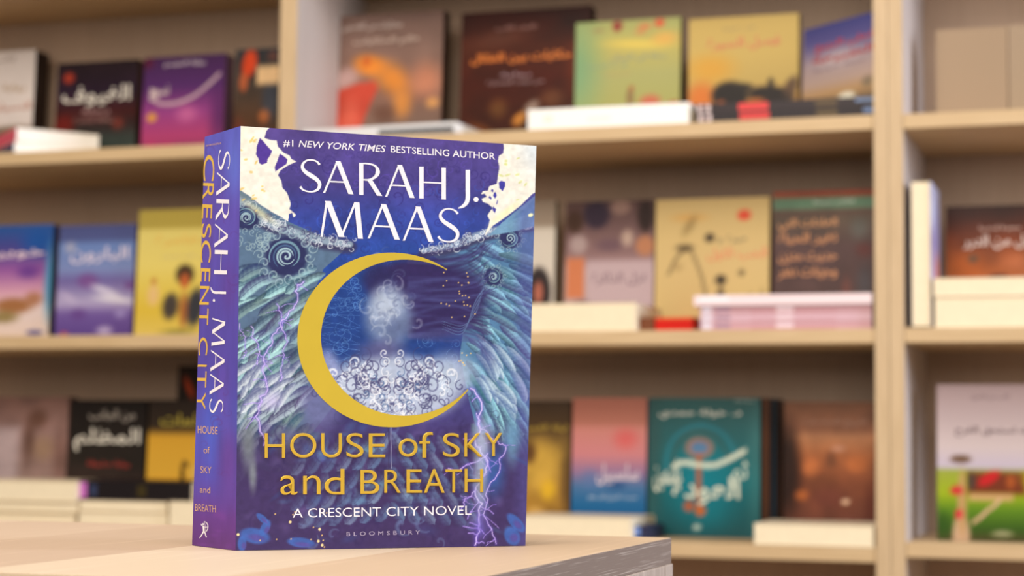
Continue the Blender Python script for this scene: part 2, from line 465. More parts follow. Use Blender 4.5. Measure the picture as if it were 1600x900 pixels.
# blue ground inside the crescent
p.blob(600, 520, 150, 160, (34, 64, 132), 0.85, 0.5)
for k in range(90):
    ang = rg.uniform(0, 6.28); r = rg.uniform(60, 118); x, y = 600+r*math.cos(ang), 530+r*math.sin(ang)
    curl(p, x, y, rg.uniform(6, 13), rg.uniform(.8, 1.6), 1.5, (92, 140, 205), rg.uniform(.35, .75), rg.choice([-1, 1]), rg.uniform(0, 6))
for k in range(26):
    y = 440+k*5; p.line(curve_pts([(498+abs(k-13)*.8, y+rg.uniform(-4, 4)), (525, y+rg.uniform(-8, 8)), (562, y+rg.uniform(-14, 14))], 6), 1.1, (84, 132, 204), 0.6, 1.0)
# ---- left plumage
LD, LM = (54, 62, 108), (92, 128, 150)
p.poly([(360, 285), (400, 318), (450, 350), (500, 372), (546, 388), (530, 402), (505, 425), (487, 470), (474, 520), (474, 560), (500, 600), (520, 640), (480, 690), (420, 740), (360, 720)], (86, 112, 142), 1.0)
p.blob(372, 318, 60, 34, (120, 138, 140), 0.7, 0.9, 35)
for i in range(95):
    k = i/94.0; k = 1-k
    y = 418+k*290+rg.uniform(-12, 12); x = 515-rg.uniform(0, 110)-18*k
    L = rg.uniform(45, 105); ang = math.radians(rg.uniform(146, 168)-k*30)
    tone = rg.rand(); lt = np.array([122, 166, 174])*(0.75+0.55*tone)+np.array([26, 22, 18])
    if y > 570 and tone > .35: lt = np.array([172, 194, 210])
    if y > 660: lt = lt*.72
    plume(p, x, y, x+L*math.cos(ang), y+L*math.sin(ang), rg.uniform(.04, .2), rg.uniform(9, 22), np.minimum(lt, 235), (34+rg.rand()*26, 42+rg.rand()*34, 84+rg.rand()*20), 0.92)
for i in range(16):      # palest quills
    x, y = 474-rg.uniform(0, 70), 560+rg.uniform(0, 60); L = rg.uniform(36, 70); ang = math.radians(rg.uniform(114, 150))
    plume(p, x, y, x+L*math.cos(ang), y+L*math.sin(ang), .12, rg.uniform(10, 18), (204, 218, 230), (84, 94, 138), .9)
p.blob(430, 520, 60, 24, (58, 62, 108), .45, 1, 20); p.blob(455, 560, 20, 30, (54, 50, 98), .5, 1)
# carved band along the upper edge of each side
def band(pts, wd, base, n):
    c = curve_pts(pts, 14); p.line(c+np.array([0, 4]), np.full(len(c), wd*1.15), (58, 56, 92), .9, .5); p.line(c, np.linspace(wd, wd*.55, len(c)), base, 1, .5)
    for k in range(n):
        q = c[rg.randint(0, len(c))]+rg.uniform(-wd*.38, wd*.38, 2)
        curl(p, q[0], q[1], rg.uniform(3, 7), rg.uniform(.6, 1.3), rg.uniform(1.6, 2.8), (212, 222, 234) if rg.rand() < .6 else (70, 70, 112), .8, rg.choice([-1, 1]), rg.uniform(0, 6))
band([(372, 318), (408, 344), (446, 362), (496, 378), (546, 386)], 24, (134, 154, 176), 110)
def whorl(x, y, r, ph, sgn, n=7):
    p.blob(x, y, r*1.5, r*1.4, (92, 118, 142), .8, .6); p.blob(x, y, r*1.12, r*1.08, (42, 46, 90), .95, .25)
    for k in range(n*2):
        a = ph+sgn*k*np.pi/n; q = r*(1.05 if k % 2 else 1.25)
        curl(p, x+q*math.cos(a), y+q*math.sin(a), r*.24, 1.1, r*.11, (150, 178, 192), .8, sgn, a)
    for rr, w_, c in ((.80, .17, (116, 156, 176)), (.62, .13, (72, 100, 140)), (.46, .15, (160, 196, 208))):
        t = np.linspace(0, 1, 26); an = ph+sgn*t*4.6+rr*3; q = r*rr*(1-.35*t)
        p.line(np.stack([x+q*np.cos(an), y+q*np.sin(an)], 1), r*w_*np.sin(np.pi*np.clip(t*.9+.08, 0, 1)), c, .95, .6)
    curl(p, x, y, r*.36, 1.5, r*.16, (176, 208, 218), .95, sgn, ph)
whorl(447, 405, 34, .4, 1, 9); whorl(385, 344, 20, 1.2, 1, 7)
for k in range(14): curl(p, 375+rg.uniform(-4, 50), 372+rg.uniform(0, 22), rg.uniform(5, 9), 1.2, 2.6, (150, 176, 186), .8, rg.choice([-1, 1]), rg.uniform(0, 6))
# ---- right plumage
p.poly([(846, 300), (815, 338), (780, 362), (740, 372), (700, 392), (668, 396), (700, 425), (735, 450), (726, 500), (718, 560), (730, 620), (745, 680), (846, 720)], (80, 122, 162), 1.0)
for i in range(105):
    k = 1-i/104.0
    x = 728+rg.uniform(0, 88); y = 392+k*275+rg.uniform(-10, 10); L = rg.uniform(34, 84); ang = math.radians(rg.uniform(10, 34)+k*42)
    if x+L*math.cos(ang) > 850: L *= .7
    tone = rg.rand(); lt = np.array([120, 174, 202])*(0.75+0.52*tone)+np.array([12, 12, 12])
    plume(p, x, y, x+L*math.cos(ang), y+L*math.sin(ang), -rg.uniform(.03, .16), rg.uniform(9, 20), np.minimum(lt, 236), (38+rg.rand()*26, 54+rg.rand()*36, 108), .92)
for i in range(20):
    x, y = 742+rg.uniform(0, 60), 525+rg.uniform(0, 100); L = rg.uniform(34, 62); ang = math.radians(rg.uniform(38, 66))
    plume(p, x, y, x+L*math.cos(ang), y+L*math.sin(ang), -.1, rg.uniform(9, 15), (190, 216, 232), (78, 106, 156), .88)
p.blob(760, 560, 22, 40, (58, 66, 126), .5, 1, -20)
band([(832, 352), (792, 360), (745, 372), (706, 388), (662, 396)], 20, (128, 150, 184), 90)
whorl(797, 376, 17, .2, -1, 6); whorl(770, 437, 15, 2.0, 1, 6)
p.poly([(850, 296), (826, 316), (790, 346), (762, 372), (800, 366), (850, 352)], (112, 156, 190), .95); p.poly([(850, 300), (826, 322), (800, 346), (850, 330)], (84, 132, 176), .5)
# ---- dusk cloud sweeping to the right inside and across the crescent
dk = (50, 40, 88)
p.blob(640, 452, 78, 50, dk, .97, .35); p.blob(700, 470, 74, 62, dk, .97, .4); p.blob(672, 508, 70, 34, dk, .9, .5); p.blob(590, 440, 36, 34, (44, 42, 90), .8, .6)
for i in range(60):
    y = 405+rg.uniform(0, 130); k = (y-405)/130
    c = curve_pts([(640, y+rg.uniform(-5, 5)), (700, y-4+rg.uniform(-10, 10)), (742+rg.uniform(-8, 8), y-16+22*k), (772+rg.uniform(-20, 6), y-34+70*k*k)], 8)
    p.line(c, np.linspace(12, 1.5, len(c)), dk if rg.rand() < .72 else (74, 78, 134), .5, 1)
for i in range(8):
    c = curve_pts([(690, 505+i*2), (722, 512+i*2), (742, 498-i*3), (748+i, 478-i*3)], 8); p.line(c, np.linspace(1, 4, len(c)), (110, 150, 190) if i % 2 else dk, .6, 1)
# ---- pale glow and drifting mist in the middle (plain stand-in for the picture)
p.blob(606, 500, 50, 66, (112, 130, 168), .95, .55); p.blob(603, 482, 38, 40, (186, 200, 220), .8, .8); p.blob(618, 520, 30, 36, (84, 98, 140), .55, .9)
p.blob(596, 556, 56, 30, (96, 92, 136), .75, .8)
p.blob(624, 612, 118, 62, (176, 190, 216), .97, .38); p.blob(560, 598, 62, 44, (186, 200, 222), .8, .7); p.blob(700, 590, 60, 46, (178, 196, 220), .8, .7)
p.blob(500, 640, 46, 60, (104, 106, 158), .8, .7); p.blob(510, 585, 28, 44, (150, 160, 206), .8, .6)
for i in range(95):       # mirrored scroll ornament
    dx, y = abs(rg.normal())*52+3, 612+rg.normal()*25; r_ = rg.uniform(5, 14); tn = rg.uniform(.7, 1.4); wd_ = rg.uniform(2.0, 4.6)
    c = (66, 66, 112) if rg.rand() < .62 else (232, 238, 248); sg = rg.choice([-1, 1]); ph = rg.uniform(0, 6); al = rg.uniform(.5, .85)
    curl(p, 612+dx, y, r_, tn, wd_, c, al, sg, ph); curl(p, 612-dx, y, r_, tn, wd_, c, al, -sg, np.pi-ph)
for r0, n_, ph0 in ((16, 8, 0), (28, 12, .3)):
    for k in range(n_):
        a_ = ph0+k*2*np.pi/n_; curl(p, 612+r0*1.5*math.cos(a_), 614+r0*math.sin(a_), 8, 1.0, 3.4, (84, 112, 158) if k % 2 else (228, 234, 246), .8, 1 if math.cos(a_) > 0 else -1, a_)
for i in range(36):
    x, y = 605+rg.normal()*17, 485+rg.normal()*26
    curl(p, x, y, rg.uniform(6, 15), rg.uniform(.4, .9), rg.uniform(4, 8), (92, 104, 146) if rg.rand() < .5 else (196, 208, 226), .28, rg.choice([-1, 1]), rg.uniform(0, 6))
# ---- lower part: dusk shapes, blue patches
lo = (62, 50, 96)
w = p.win(350, 860, 640, 880); k = np.clip((p.Y[w]-652)/70, 0, 1); k = k*k*(3-2*k); p.mix(w, k*.93, lo)
p.rect(808, 850, 300, 870, (86, 84, 158), .45, 18)
for i in range(95):
    x, y = rg.uniform(385, 815), rg.uniform(668, 850)
    col = [(62, 84, 148), (84, 124, 172), (54, 44, 86), (104, 90, 150), (56, 46, 92)][rg.randint(5)]
    p.blob(x, y, rg.uniform(10, 34), rg.uniform(5, 16), col, rg.uniform(.2, .55)*(1 if y < 800 else .6), 1.0, rg.uniform(-60, 60))
for x, y, rx, ry, c in ((580, 706, 34, 14, (112, 160, 196)), (650, 706, 26, 12, (98, 152, 190)), (590, 762, 26, 12, (104, 140, 180)), (640, 780, 40, 10, (92, 126, 166)), (560, 785, 30, 9, (90, 124, 168)), (505, 715, 26, 16, (88, 118, 190)), (448, 690, 34, 30, (96, 100, 140)), (770, 740, 30, 60, (56, 92, 160)), (800, 690, 18, 60, (104, 150, 184)), (388, 700, 18, 60, (110, 120, 130)), (395, 745, 10, 40, (120, 130, 140))):
    p.blob(x, y, rx, ry, c, .85, .9, 0)
for r0 in range(5):       # mirrored overlapping scales below the crescent
    for k in range(6):
        for sg in (-1, 1):
            x = 608+sg*(10+k*24+(r0 % 2)*12); y = 690+r0*27+k*2
            lt = (104, 144, 184) if (k+r0) % 3 else (140, 176, 206)
            plume(p, x-sg*8, y-10, x+sg*12, y+18, .12*sg, 20, lt, (56, 46, 92), .66-.06*k)
for i in range(70):
    x, y = rg.uniform(390, 740), rg.uniform(670, 850)
    curl(p, x, y, rg.uniform(8, 22), rg.uniform(.3, .7), rg.uniform(5, 11), (50, 40, 88) if rg.rand() < .6 else (104, 130, 176), .35, rg.choice([-1, 1]), rg.uniform(0, 6))
# rounded blue stones of light along the foot
for x, y, rx, ry, rot in ((398, 838, 28, 14, 10), (470, 848, 26, 9, 6), (414, 826, 8, 16, 30), (378, 850, 8, 14, 0), (800, 838, 14, 18, -30), (806, 818, 10, 22, -45), (410, 812, 14, 6, 40)):
    p.blob(x, y, rx, ry, (64, 104, 186), .8, .35, rot); p.blob(x+3, y+3, rx*.7, ry*.55, (92, 66, 140), .6, .7, rot)
# bolts
bolt(p, [(474, 445), (462, 480), (440, 505), (424, 545), (410, 585), (404, 640), (412, 700)], rg, 1.7, 5, 12)
bolt(p, [(432, 480), (440, 520), (444, 560), (438, 600)], rg, 1.1, 4, 7); bolt(p, [(392, 515), (404, 545), (402, 575)], rg, 1.0, 4, 5); bolt(p, [(374, 510), (384, 540), (380, 565)], rg, .8, 4, 4)
p.blob(425, 632, 26, 22, (196, 190, 240), .6, 1)
bolt(p, [(735, 612), (750, 650), (742, 690), (762, 730), (742, 770), (748, 810), (742, 852)], rg, 2.6, 6, 16); bolt(p, [(744, 650), (770, 690), (790, 700), (780, 740), (760, 790), (775, 850)], rg, 1.4, 6, 12)
bolt(p, [(762, 712), (735, 728), (700, 735)], rg, 1.4, 4, 7); bolt(p, [(742, 770), (725, 782), (718, 800)], rg, 1.3, 4, 5)
p.blob(750, 750, 18, 80, (166, 184, 216), .75, .9); p.blob(752, 690, 24, 50, (186, 198, 228), .7, .9); p.blob(750, 825, 22, 30, (120, 110, 214), .5, 1)
p.line([(606, 670), (607, 700), (606, 760)], 2.4, (60, 52, 90), .7, .6); p.line([(610, 672), (611, 735)], 1.6, (170, 176, 206), .7, .8)
# gold dust
for i in range(46):
    x, y = (rg.uniform(680, 745), rg.uniform(425, 510)) if i < 26 else (rg.uniform(385, 530), rg.uniform(800, 855)) if i < 38 else (rg.uniform(715, 735), rg.uniform(555, 580))
    p.blob(x, y, 1.5, 1.5, (232, 196, 120), .9, .5)
for x, y in ((453, 817), (499, 828), (497, 846), (503, 852), (372, 836)): p.blob(x, y, 2.6, 2.6, (245, 222, 160), .95, .4)
# ---- torn pale corners
cr = (234, 232, 222)
left = [(366, 180), (426, 180), (424, 196), (416, 205), (413, 216), (421, 219), (432, 220), (434, 230), (443, 240), (452, 244), (455, 250), (463, 254), (450, 260), (438, 268), (434, 276), (439, 284), (441, 296), (448, 304), (451, 312), (454, 322), (452, 330), (461, 338), (462, 341), (458, 343), (456, 336), (451, 338), (450, 350), (440, 343), (425, 335), (405, 322), (388, 308), (366, 294)]
p.poly(left, cr)
p.poly([(406, 216), (411, 221), (419, 231), (425, 237), (422, 244), (418, 250), (417, 256), (409, 259), (405, 257), (404, 250), (400, 243), (401, 230)], (80, 58, 150))
p.poly([(437, 241), (444, 246), (449, 251), (447, 258), (434, 267), (430, 270), (429, 263), (433, 253)], (80, 58, 150))
right = [(786, 215), (850, 215), (850, 296), (832, 305), (812, 325), (790, 342), (770, 356), (756, 373), (758, 368), (763, 356), (765, 347), (761, 340), (766, 332), (770, 328), (762, 321), (754, 318), (752, 313), (760, 310), (757, 305), (751, 306), (754, 301), (762, 300), (764, 293), (776, 289), (778, 275), (780, 262), (778, 253), (779, 244), (786, 240), (787, 232)]
p.poly(right, cr)
p.blob(850, 220, 60, 90, (196, 216, 236), .7, 1.0); p.blob(372, 205, 30, 60, (240, 236, 214), .6, 1)
for pts in ([(779, 287), (783, 284), (789, 286), (789, 293), (785, 301), (780, 296)], [(768, 297), (771, 299), (770, 303), (767, 301)], [(774, 302), (776, 308), (773, 313), (770, 308), (772, 303)], [(765, 308), (768, 312), (767, 315), (763, 311)], [(778, 314), (777, 320), (775, 324), (776, 317)], [(770, 325), (775, 330), (773, 336), (769, 331)]):
    p.poly(pts, (66, 64, 160))
for i in range(26):
    lft = i < 16
    x, y = (rg.uniform(376, 440), rg.uniform(210, 335)) if lft else (rg.uniform(782, 822), rg.uniform(248, 320))
    if lft and (x > 398+(y-200)*.28): x = 378+rg.uniform(0, 20)
    p.blob(x, y, rg.uniform(2.5, 7), rg.uniform(1.6, 3.2), (222, 192, 104) if lft else (206, 214, 140), .75, .6, rg.uniform(-60, 20))
p.blob(405, 335, 50, 10, (226, 222, 170), .6, 1, 35); p.blob(790, 335, 50, 9, (240, 240, 180), .6, 1, -38)
p.blob(829, 339, 5, 3.4, (238, 238, 190), .95, .4, -20)
f = p.fbm(60, 91)-.5; p.A *= (1+f*.16)[..., None]
cover_print = p.lin()

# spine
SW, SH = 64, 480
su, sv, sx_, sy_ = sheet(SW, SH, HSI)
p = Paint(sx_, sy_, (80, 80, 180))
p.vgrad([(190, (88, 92, 190)), (300, (92, 78, 176)), (480, (84, 72, 168)), (560, (80, 70, 168)), (640, (78, 84, 186)), (730, (84, 74, 178)), (800, (96, 54, 140)), (870, (92, 48, 116))])
p.blob(366, 250, 22, 70, (96, 116, 214), .7, 1); p.blob(322, 330, 20, 90, (104, 74, 160), .5, 1); p.blob(358, 420, 20, 60, (98, 64, 156), .55, 1)
p.blob(330, 640, 18, 120, (74, 92, 200), .7, 1); p.blob(358, 700, 26, 110, (96, 58, 142), .75, .9); p.blob(350, 580, 18, 90, (100, 74, 170), .5, 1)
for i in range(26): curl(p, rg.uniform(310, 372), rg.uniform(220, 800), rg.uniform(6, 14), rg.uniform(.5, 1.2), rg.uniform(2, 5), (92, 52, 134), .3, rg.choice([-1, 1]), rg.uniform(0, 6))
for i in range(10): p.blob(rg.uniform(300, 372), rg.uniform(780, 860), rg.uniform(5, 14), rg.uniform(4, 12), (112, 60, 152), .4, 1)
p.mottle(8, 12, .14)
spine_print = p.lin()
# ---- build the novel
novel = empty('hardback_novel', (BK[0], BK[1], TABLE_Z+0.0002))
tag(novel, 'thick purple and blue hardback novel with gold crescent standing on the pale table', 'book')
O = np.array([BK[0], BK[1], TABLE_Z+0.0002])
nin = -n_front; nin = nrm(np.array([nin[0], nin[1], 0]))
wdir = nrm(A0-N0)
jk = MB()
U, V = np.meshgrid(np.linspace(0, 1, CW), np.linspace(1, 0, CH))
jk.grid(front_pt(U, V)-O, cover_print)
Us, Vs = np.meshgrid(np.linspace(0, 1, SW), np.linspace(1, 0, SH))
jk.grid(spine_pt(Us, Vs)-O, spine_print)
S0b, S1b = S0+(A0-N0)+0, S1+(A1-N1)+0
Th = 0.0022
def back_q(u, v):
    b = S0+(S0b-S0)*u; t = S1+(S1b-S1)*u; return b+(t-b)*v
navy = lin((72, 62, 140)); pale = lin((176, 186, 214))
def quad(m, a, b, c, d, col): m.add([a-O, b-O, c-O, d-O], [(0, 1, 2, 3)], col)
SB0, SB1 = spine_pt(0, 0), spine_pt(0, 1)
quad(jk, SB0, back_q(1, 0), back_q(1, 1), SB1, navy)                                  # back
quad(jk, A0, A0+nin*Th, A1+nin*Th, A1, pale)                                        # folded fore edge
quad(jk, back_q(1, 0), back_q(1, 0)-nin*Th, back_q(1, 1)-nin*Th, back_q(1, 1), navy)
jacket = jk.build('dust_jacket', print_mat('jacket_print', 0.45, 0.05), novel, colors=True)
# boards and pages inside the jacket
def slab(m, base, top, d0, d1, e, z0, z1, col=None):
    """slab behind a panel: base/top = (left, right) corner points, thickness from d0 to d1 along nin"""
    (a0, b0), (a1, b1) = base, top
    def q(a, b, t, d):
        w = nrm(b-a); return a+(w*e[0] if t == 0 else 0)+nin*d
    P = []
    for (l, r), z in (((a0, b0), z0), ((a1, b1), z1)):
        w = nrm(r-l)
        P += [l+w*e[0]+nin*d0, r-w*e[1]+nin*d0, r-w*e[1]+nin*d1, l+w*e[0]+nin*d1]
    for i in range(4): P[i] = P[i]+np.array([0, 0, z0])
    for i in range(4, 8): P[i] = P[i]+np.array([0, 0, -z1])
    m.hexa([x-O for x in P], col)
b1_ = MB(); slab(b1_, (N0, A0), (N1, A1), 0.0003, 0.0027, (0.006, 0.0006), 0.0004, 0.0006)
b1_.build('front_board', mat('navy_board', (46, 42, 86), 0.6), novel)
BB0, BB1 = back_q(1, 0), back_q(1, 1)
b2_ = MB(); slab(b2_, (S0, BB0), (S1, BB1), -0.0027, -0.0003, (0.006, 0.0006), 0.0004, 0.0006)
b2_.build('back_board', mat('navy_board', (46, 42, 86), 0.6), novel)
dep = float((S0-N0)@nin)
def solid(P4b, P4t, name, m):
    a = MB(); a.hexa([x-O for x in P4b]+[x-O for x in P4t]); return a.build(name, m, novel)
ww = nrm(A0-N0)
pb = [N0+ww*.010+nin*.003, A0-ww*.005+nin*.003, BB0-ww*.005-nin*.003, S0+ww*.010-nin*.003]
pt = [N1+ww*.010+nin*.003, A1-ww*.005+nin*.003, BB1-ww*.005-nin*.003, S1+ww*.010-nin*.003]
solid([x+np.array([0, 0, .004]) for x in pb], [x-np.array([0, 0, .004]) for x in pt], 'page_block', mat('page_paper', (236, 224, 200), 0.85))

# ---- lettering, laid on the jacket
WHITE = mat('white_print_ink', (240, 236, 246), 0.4)
GOLD = mat('gold_foil', (230, 192, 70), 0.33, 0.45)
GOLD_MATTE = mat('gold_print_ink', (224, 184, 76), 0.42, 0.1)
TAN = mat('tan_print_ink', (214, 170, 128), 0.5)
GREY_INK = mat('grey_print_ink', (168, 158, 190), 0.5)
def lay(vs, box, Hm, surf, lift, thick=0.0):
    """vs in a 0..1 box -> layout sheet (origin, right, up) -> surface"""
    o, r, u = [np.array(k, float) for k in box]
    q = o+vs[:, :1]*r+vs[:, 1:2]*u
    a, b = apply(Hm, q[:, 0], q[:, 1])
    return surf(a, b, (lift+vs[:, 2]*thick)[..., None] if thick else lift)-O
def surf_front(a, b, off): return front_pt(a, b, off)
def surf_spine(a, b, off): return spine_pt(a, b, off)
def put_text(mb, s, x0, x1, yb0, yb1, h, Hm, surf, lift=0.00012, raised=0.0, shear=0.0, offset=0.0, own=True, slant=0.0, space=1.0):
    """baseline from (x0,yb0) to (x1,yb1), capital height h (sheet units)"""
    v, f = text_verts(s, offset=offset, extrude=0.02 if raised else 0.0, bevel=0.02 if raised else 0.0, shear=shear, space=space)
    v = v.copy(); mn, mx = v.min(0), v.max(0)
    vx = (v[:, 0]-mn[0])/(mx[0]-mn[0]); vy = v[:, 1]/0.682
    vz = (v[:, 2]-mn[2])/(mx[2]-mn[2]+1e-9) if raised else np.zeros(len(v))
    P = lay(np.stack([vx, vy, vz], 1), ((x0, yb0), (x1-x0, yb1-yb0), (slant, -h)), Hm, surf, lift, raised)
    mb.add(P, f)
def put_box(mb, ch, x0, x1, yt, yb, Hm, surf, lift=0.00012, raised=0.0, offset=0.0, dy=0.0, rot=False):
    """one letter stretched to a box; rot: reading downwards on the spine"""
    v, f = text_verts(ch, offset=offset, extrude=0.02 if raised else 0.0, bevel=0.02 if raised else 0.0, res=8)
    mn, mx = v.min(0), v.max(0); q = (v-mn)/(mx-mn+1e-9)
    if not raised: q[:, 2] = 0
    box = ((x0, yb), (x1-x0, dy), (0, yt-yb)) if not rot else ((x0, yt), (dy, yb-yt), (x1-x0, 0))
    mb.add(lay(q, box, Hm, surf, lift, raised), f)
# gold raised title
t1 = MB()
def g(ch, x0, x1, yt, yb): put_box(t1, ch, x0-.8, x1+.8, yt-.8, yb+.8, HC, surf_front, lift=0.0, raised=0.0010, offset=-0.026)
for a in (('H', 413.7, 443.8, 682, 718.5), ('O', 453.4, 492.4, 681.7, 718), ('U', 501.8, 532.2, 681.9, 717.6), ('S', 540.8, 566.1, 681.8, 717.4), ('E', 575.9, 600, 682.2, 717.2),
          ('o', 622.5, 650.4, 690, 716.3), ('f', 655, 674.8, 680, 718), ('S', 691.8, 716.6, 681.6, 716.6), ('K', 725.3, 752, 681.7, 716.3), ('Y', 757.5, 783, 681.5, 715.6),
          ('a', 438.3, 463.3, 746.8, 774.6), ('n', 473.6, 499, 746.8, 773.8), ('d', 507.2, 536.3, 736.6, 774), ('B', 563, 590.7, 738.2, 773.2), ('R', 600.2, 624.4, 738, 771.6),
          ('E', 635, 657.2, 737.4, 771.6), ('A', 662.2, 692.8, 736.8, 771.6), ('T', 695.7, 720, 737.2, 771), ('H', 725.8, 753, 736.6, 770.6)):
    g(*a)
t1.build('gold_title', GOLD, jacket)['label'] = 'raised gold title lettering'
# light roman capitals of the author line
def stroke(mb, pts, wd):
    pts = np.array(pts, float); n = len(pts)
    wd = np.array(wd if hasattr(wd, '__len__') else [wd]*n, float)
    t = np.gradient(pts, axis=0); t /= np.linalg.norm(t, axis=1)[:, None]+1e-9
    nn = np.stack([-t[:, 1], t[:, 0]], 1)
    a = pts+nn*wd[:, None]/2; b = pts-nn*wd[:, None]/2
    vs = np.concatenate([a, b]); vs = np.c_[vs, np.zeros(len(vs))]
    return vs, [(i, n+i, n+i+1, i+1) for i in range(n-1)]
def seg(x0, y0, x1, y1, wd, horizontal_cut=True):
    """straight limb whose ends are cut level"""
    if horizontal_cut:
        return np.array([(x0-wd/2, y0, 0), (x0+wd/2, y0, 0), (x1+wd/2, y1, 0), (x1-wd/2, y1, 0)]), [(0, 1, 2, 3)]
    return np.array([(x0, y0-wd/2, 0), (x1, y1-wd/2, 0), (x1, y1+wd/2, 0), (x0, y0+wd/2, 0)]), [(0, 1, 2, 3)]
SP = curve_pts([(.60, .84), (.52, .93), (.38, .975), (.22, .95), (.11, .84), (.10, .71), (.20, .59), (.36, .49), (.52, .38), (.60, .25), (.55, .10), (.41, .02), (.25, .015), (.11, .06), (.03, .15)], 4)
def s_width(n):
    return np.interp(np.linspace(0, 1, n), [0, .1, .2, .32, .5, .68, .8, .9, 1], [.07, .045, .045, .085, .135, .095, .045, .045, .075])
bowl = curve_pts([(.10, .975), (.28, .97), (.46, .92), (.54, .80), (.53, .66), (.44, .55), (.30, .48), (.10, .47)], 5)
JP = curve_pts([(.30, 1.0), (.30, .4), (.30, .05), (.26, -.12), (.16, -.24), (.02, -.31)], 5)
GL = {
 'A': (.90, [seg(.03, 0, .43, 1.0, .065), seg(.445, 1.0, .83, 0, .15), seg(.20, .36, .66, .36, .045, False)]),
 'R': (.70, [seg(.07, 0, .07, .99, .125), stroke(None, bowl, np.interp(np.linspace(0, 1, len(bowl)), [0, .3, .5, .7, 1], [.04, .06, .13, .08, .04])), seg(.60, 0, .30, .49, .15)]),
 'H': (.78, [seg(.07, 0, .07, 1, .125), seg(.71, 0, .71, 1, .125), seg(.07, .51, .71, .51, .045, False)]),
 'M': (1.12, [seg(.035, 0, .175, 1, .06), seg(.20, 1, .56, 0.02, .16), seg(.55, .02, .92, 1, .06), seg(.955, 1, 1.05, 0, .135)]),
 'S': (.63, [stroke(None, SP, s_width(len(SP)))]),
 'J': (.37, [stroke(None, JP, np.interp(np.linspace(0, 1, len(JP)), [0, .6, .8, 1], [.125, .125, .10, .03]))]),
}
def roman(mb, ch, x0, x1, yt, yb, Hm, surf, dy=0.0, rot=False, lift=0.00012):
    w, parts = GL[ch]
    A = np.concatenate([q[0] for q in parts]); mn, mx = A.min(0), A.max(0)
    for n_, (vs, fs) in enumerate(parts):
        q = (vs-mn)/(mx-mn+1e-9); q[:, 2] = 0; lift += .00003
        box = ((x0, yb-dy/2), (x1-x0, dy), (0, yt-yb)) if not rot else ((x0, yt), (dy, yb-yt), (x1-x0, 0))
        mb.add(lay(q, box, Hm, surf, lift), fs)
t2 = MB(); rs = random.Random(1)
for ch, x0, x1, yt, yb in (('S', 467, 501.6, 250, 303.5), ('A', 504, 551.5, 253.2, 305.2), ('R', 560.4, 596.5, 256, 308), ('A', 601, 647, 259, 311), ('H', 654.4, 696, 262.5, 313.5), ('J', 715, 733.8, 266.8, 329),
        ('M', 500, 566.3, 318, 375.6), ('A', 573.6, 624, 322, 377.5), ('A', 628.4, 676.8, 325.6, 381), ('S', 682.5, 717.3, 328, 382.8)):
    roman(t2, ch, x0, x1, yt, yb, HC, surf_front, dy=(x1-x0)*.045 if ch != 'J' else 0)
dot = np.array([(743.3+4.0*math.cos(a), 314.3+4.0*math.sin(a)) for a in np.linspace(0, 2*np.pi, 17)[:-1]][::-1])
du, dv = apply(HC, dot[:, 0], dot[:, 1]); t2.add(front_pt(du, dv, .00012)-O, [tuple(range(16))])
t2.build('author_lettering', WHITE, jacket)['label'] = 'large white author name'
t3 = MB()
put_text(t3, '#1', 442, 457.8, 229.0, 229.9, 10.6, HC, surf_front, offset=.004)
put_text(t3, 'NEW YORK TIMES', 466, 602, 230.2, 238.6, 10.4, HC, surf_front, shear=.22, offset=.004)
put_text(t3, 'BESTSELLING AUTHOR', 609.8, 773.2, 238.6, 250.2, 10.4, HC, surf_front, offset=.004)
t3.build('top_line_lettering', WHITE, jacket)
t4 = MB(); put_text(t4, 'A CRESCENT CITY NOVEL', 457, 736, 810.3, 805.6, 13.6, HC, surf_front, offset=-.004)
t4.build('lower_line_lettering', WHITE, jacket)
t5 = MB(); put_text(t5, 'BLOOMSBURY', 541, 655.6, 838.2, 835.4, 6.0, HC, surf_front, space=1.7)
t5.build('publisher_lettering', GREY_INK, jacket)
# spine lettering
t6 = MB()
for ch, x0, x1, y0, y1, lean in (('S', 341.2, 359.4, 228.8, 255.7, -2), ('A', 338.8, 358.9, 258.7, 290.5, -2), ('R', 338, 358, 295, 324.5, -2), ('A', 336, 356.3, 329, 362.3, -2), ('H', 335.6, 355.7, 366, 400.5, -2),
        ('M', 331.9, 352, 465.8, 508.8, -2), ('A', 330, 351.3, 515, 548.9, -2), ('A', 328.8, 350, 552.8, 586.5, -2), ('S', 327.6, 349, 592.7, 616.4, -1)):
    roman(t6, ch, x0+1, x1+1, y0, y1, HS, surf_spine, dy=lean*.6, rot=True)
roman(t6, 'J', 330, 354, 419.4, 429.6, HS, surf_spine, rot=True)
dd = np.array([(335.2+1.7*math.cos(a), 439.6+2.2*math.sin(a)) for a in np.linspace(0, 2*np.pi, 13)[:-1]][::-1])
du, dv = apply(HS, dd[:, 0], dd[:, 1]); t6.add(spine_pt(du, dv, .00012)-O, [tuple(range(12))])
t6.build('spine_author_lettering', WHITE, jacket)
t7 = MB()
for ch, x0, x1, y0, y1 in (('C', 319, 336, 237, 271.4), ('R', 318.3, 335, 274, 296), ('E', 317.2, 332.5, 303, 322.5), ('S', 316.2, 331.3, 329.5, 349.5), ('C', 315.2, 331, 353, 384.5), ('E', 315, 329.8, 392.7, 412.5),
        ('N', 313.6, 328.2, 418.5, 446.3), ('T', 313, 327, 452, 477), ('C', 312, 326, 496, 524), ('I', 310.6, 324.5, 538.5, 541.8), ('T', 310, 324, 549, 575), ('Y', 309.4, 322.5, 583, 611)):
    put_box(t7, ch, x0, x1, y0, y1, HS, surf_spine, offset=.0, rot=True, dy=-1.0)
t7.build('spine_series_lettering', GOLD_MATTE, jacket)
t8 = MB()
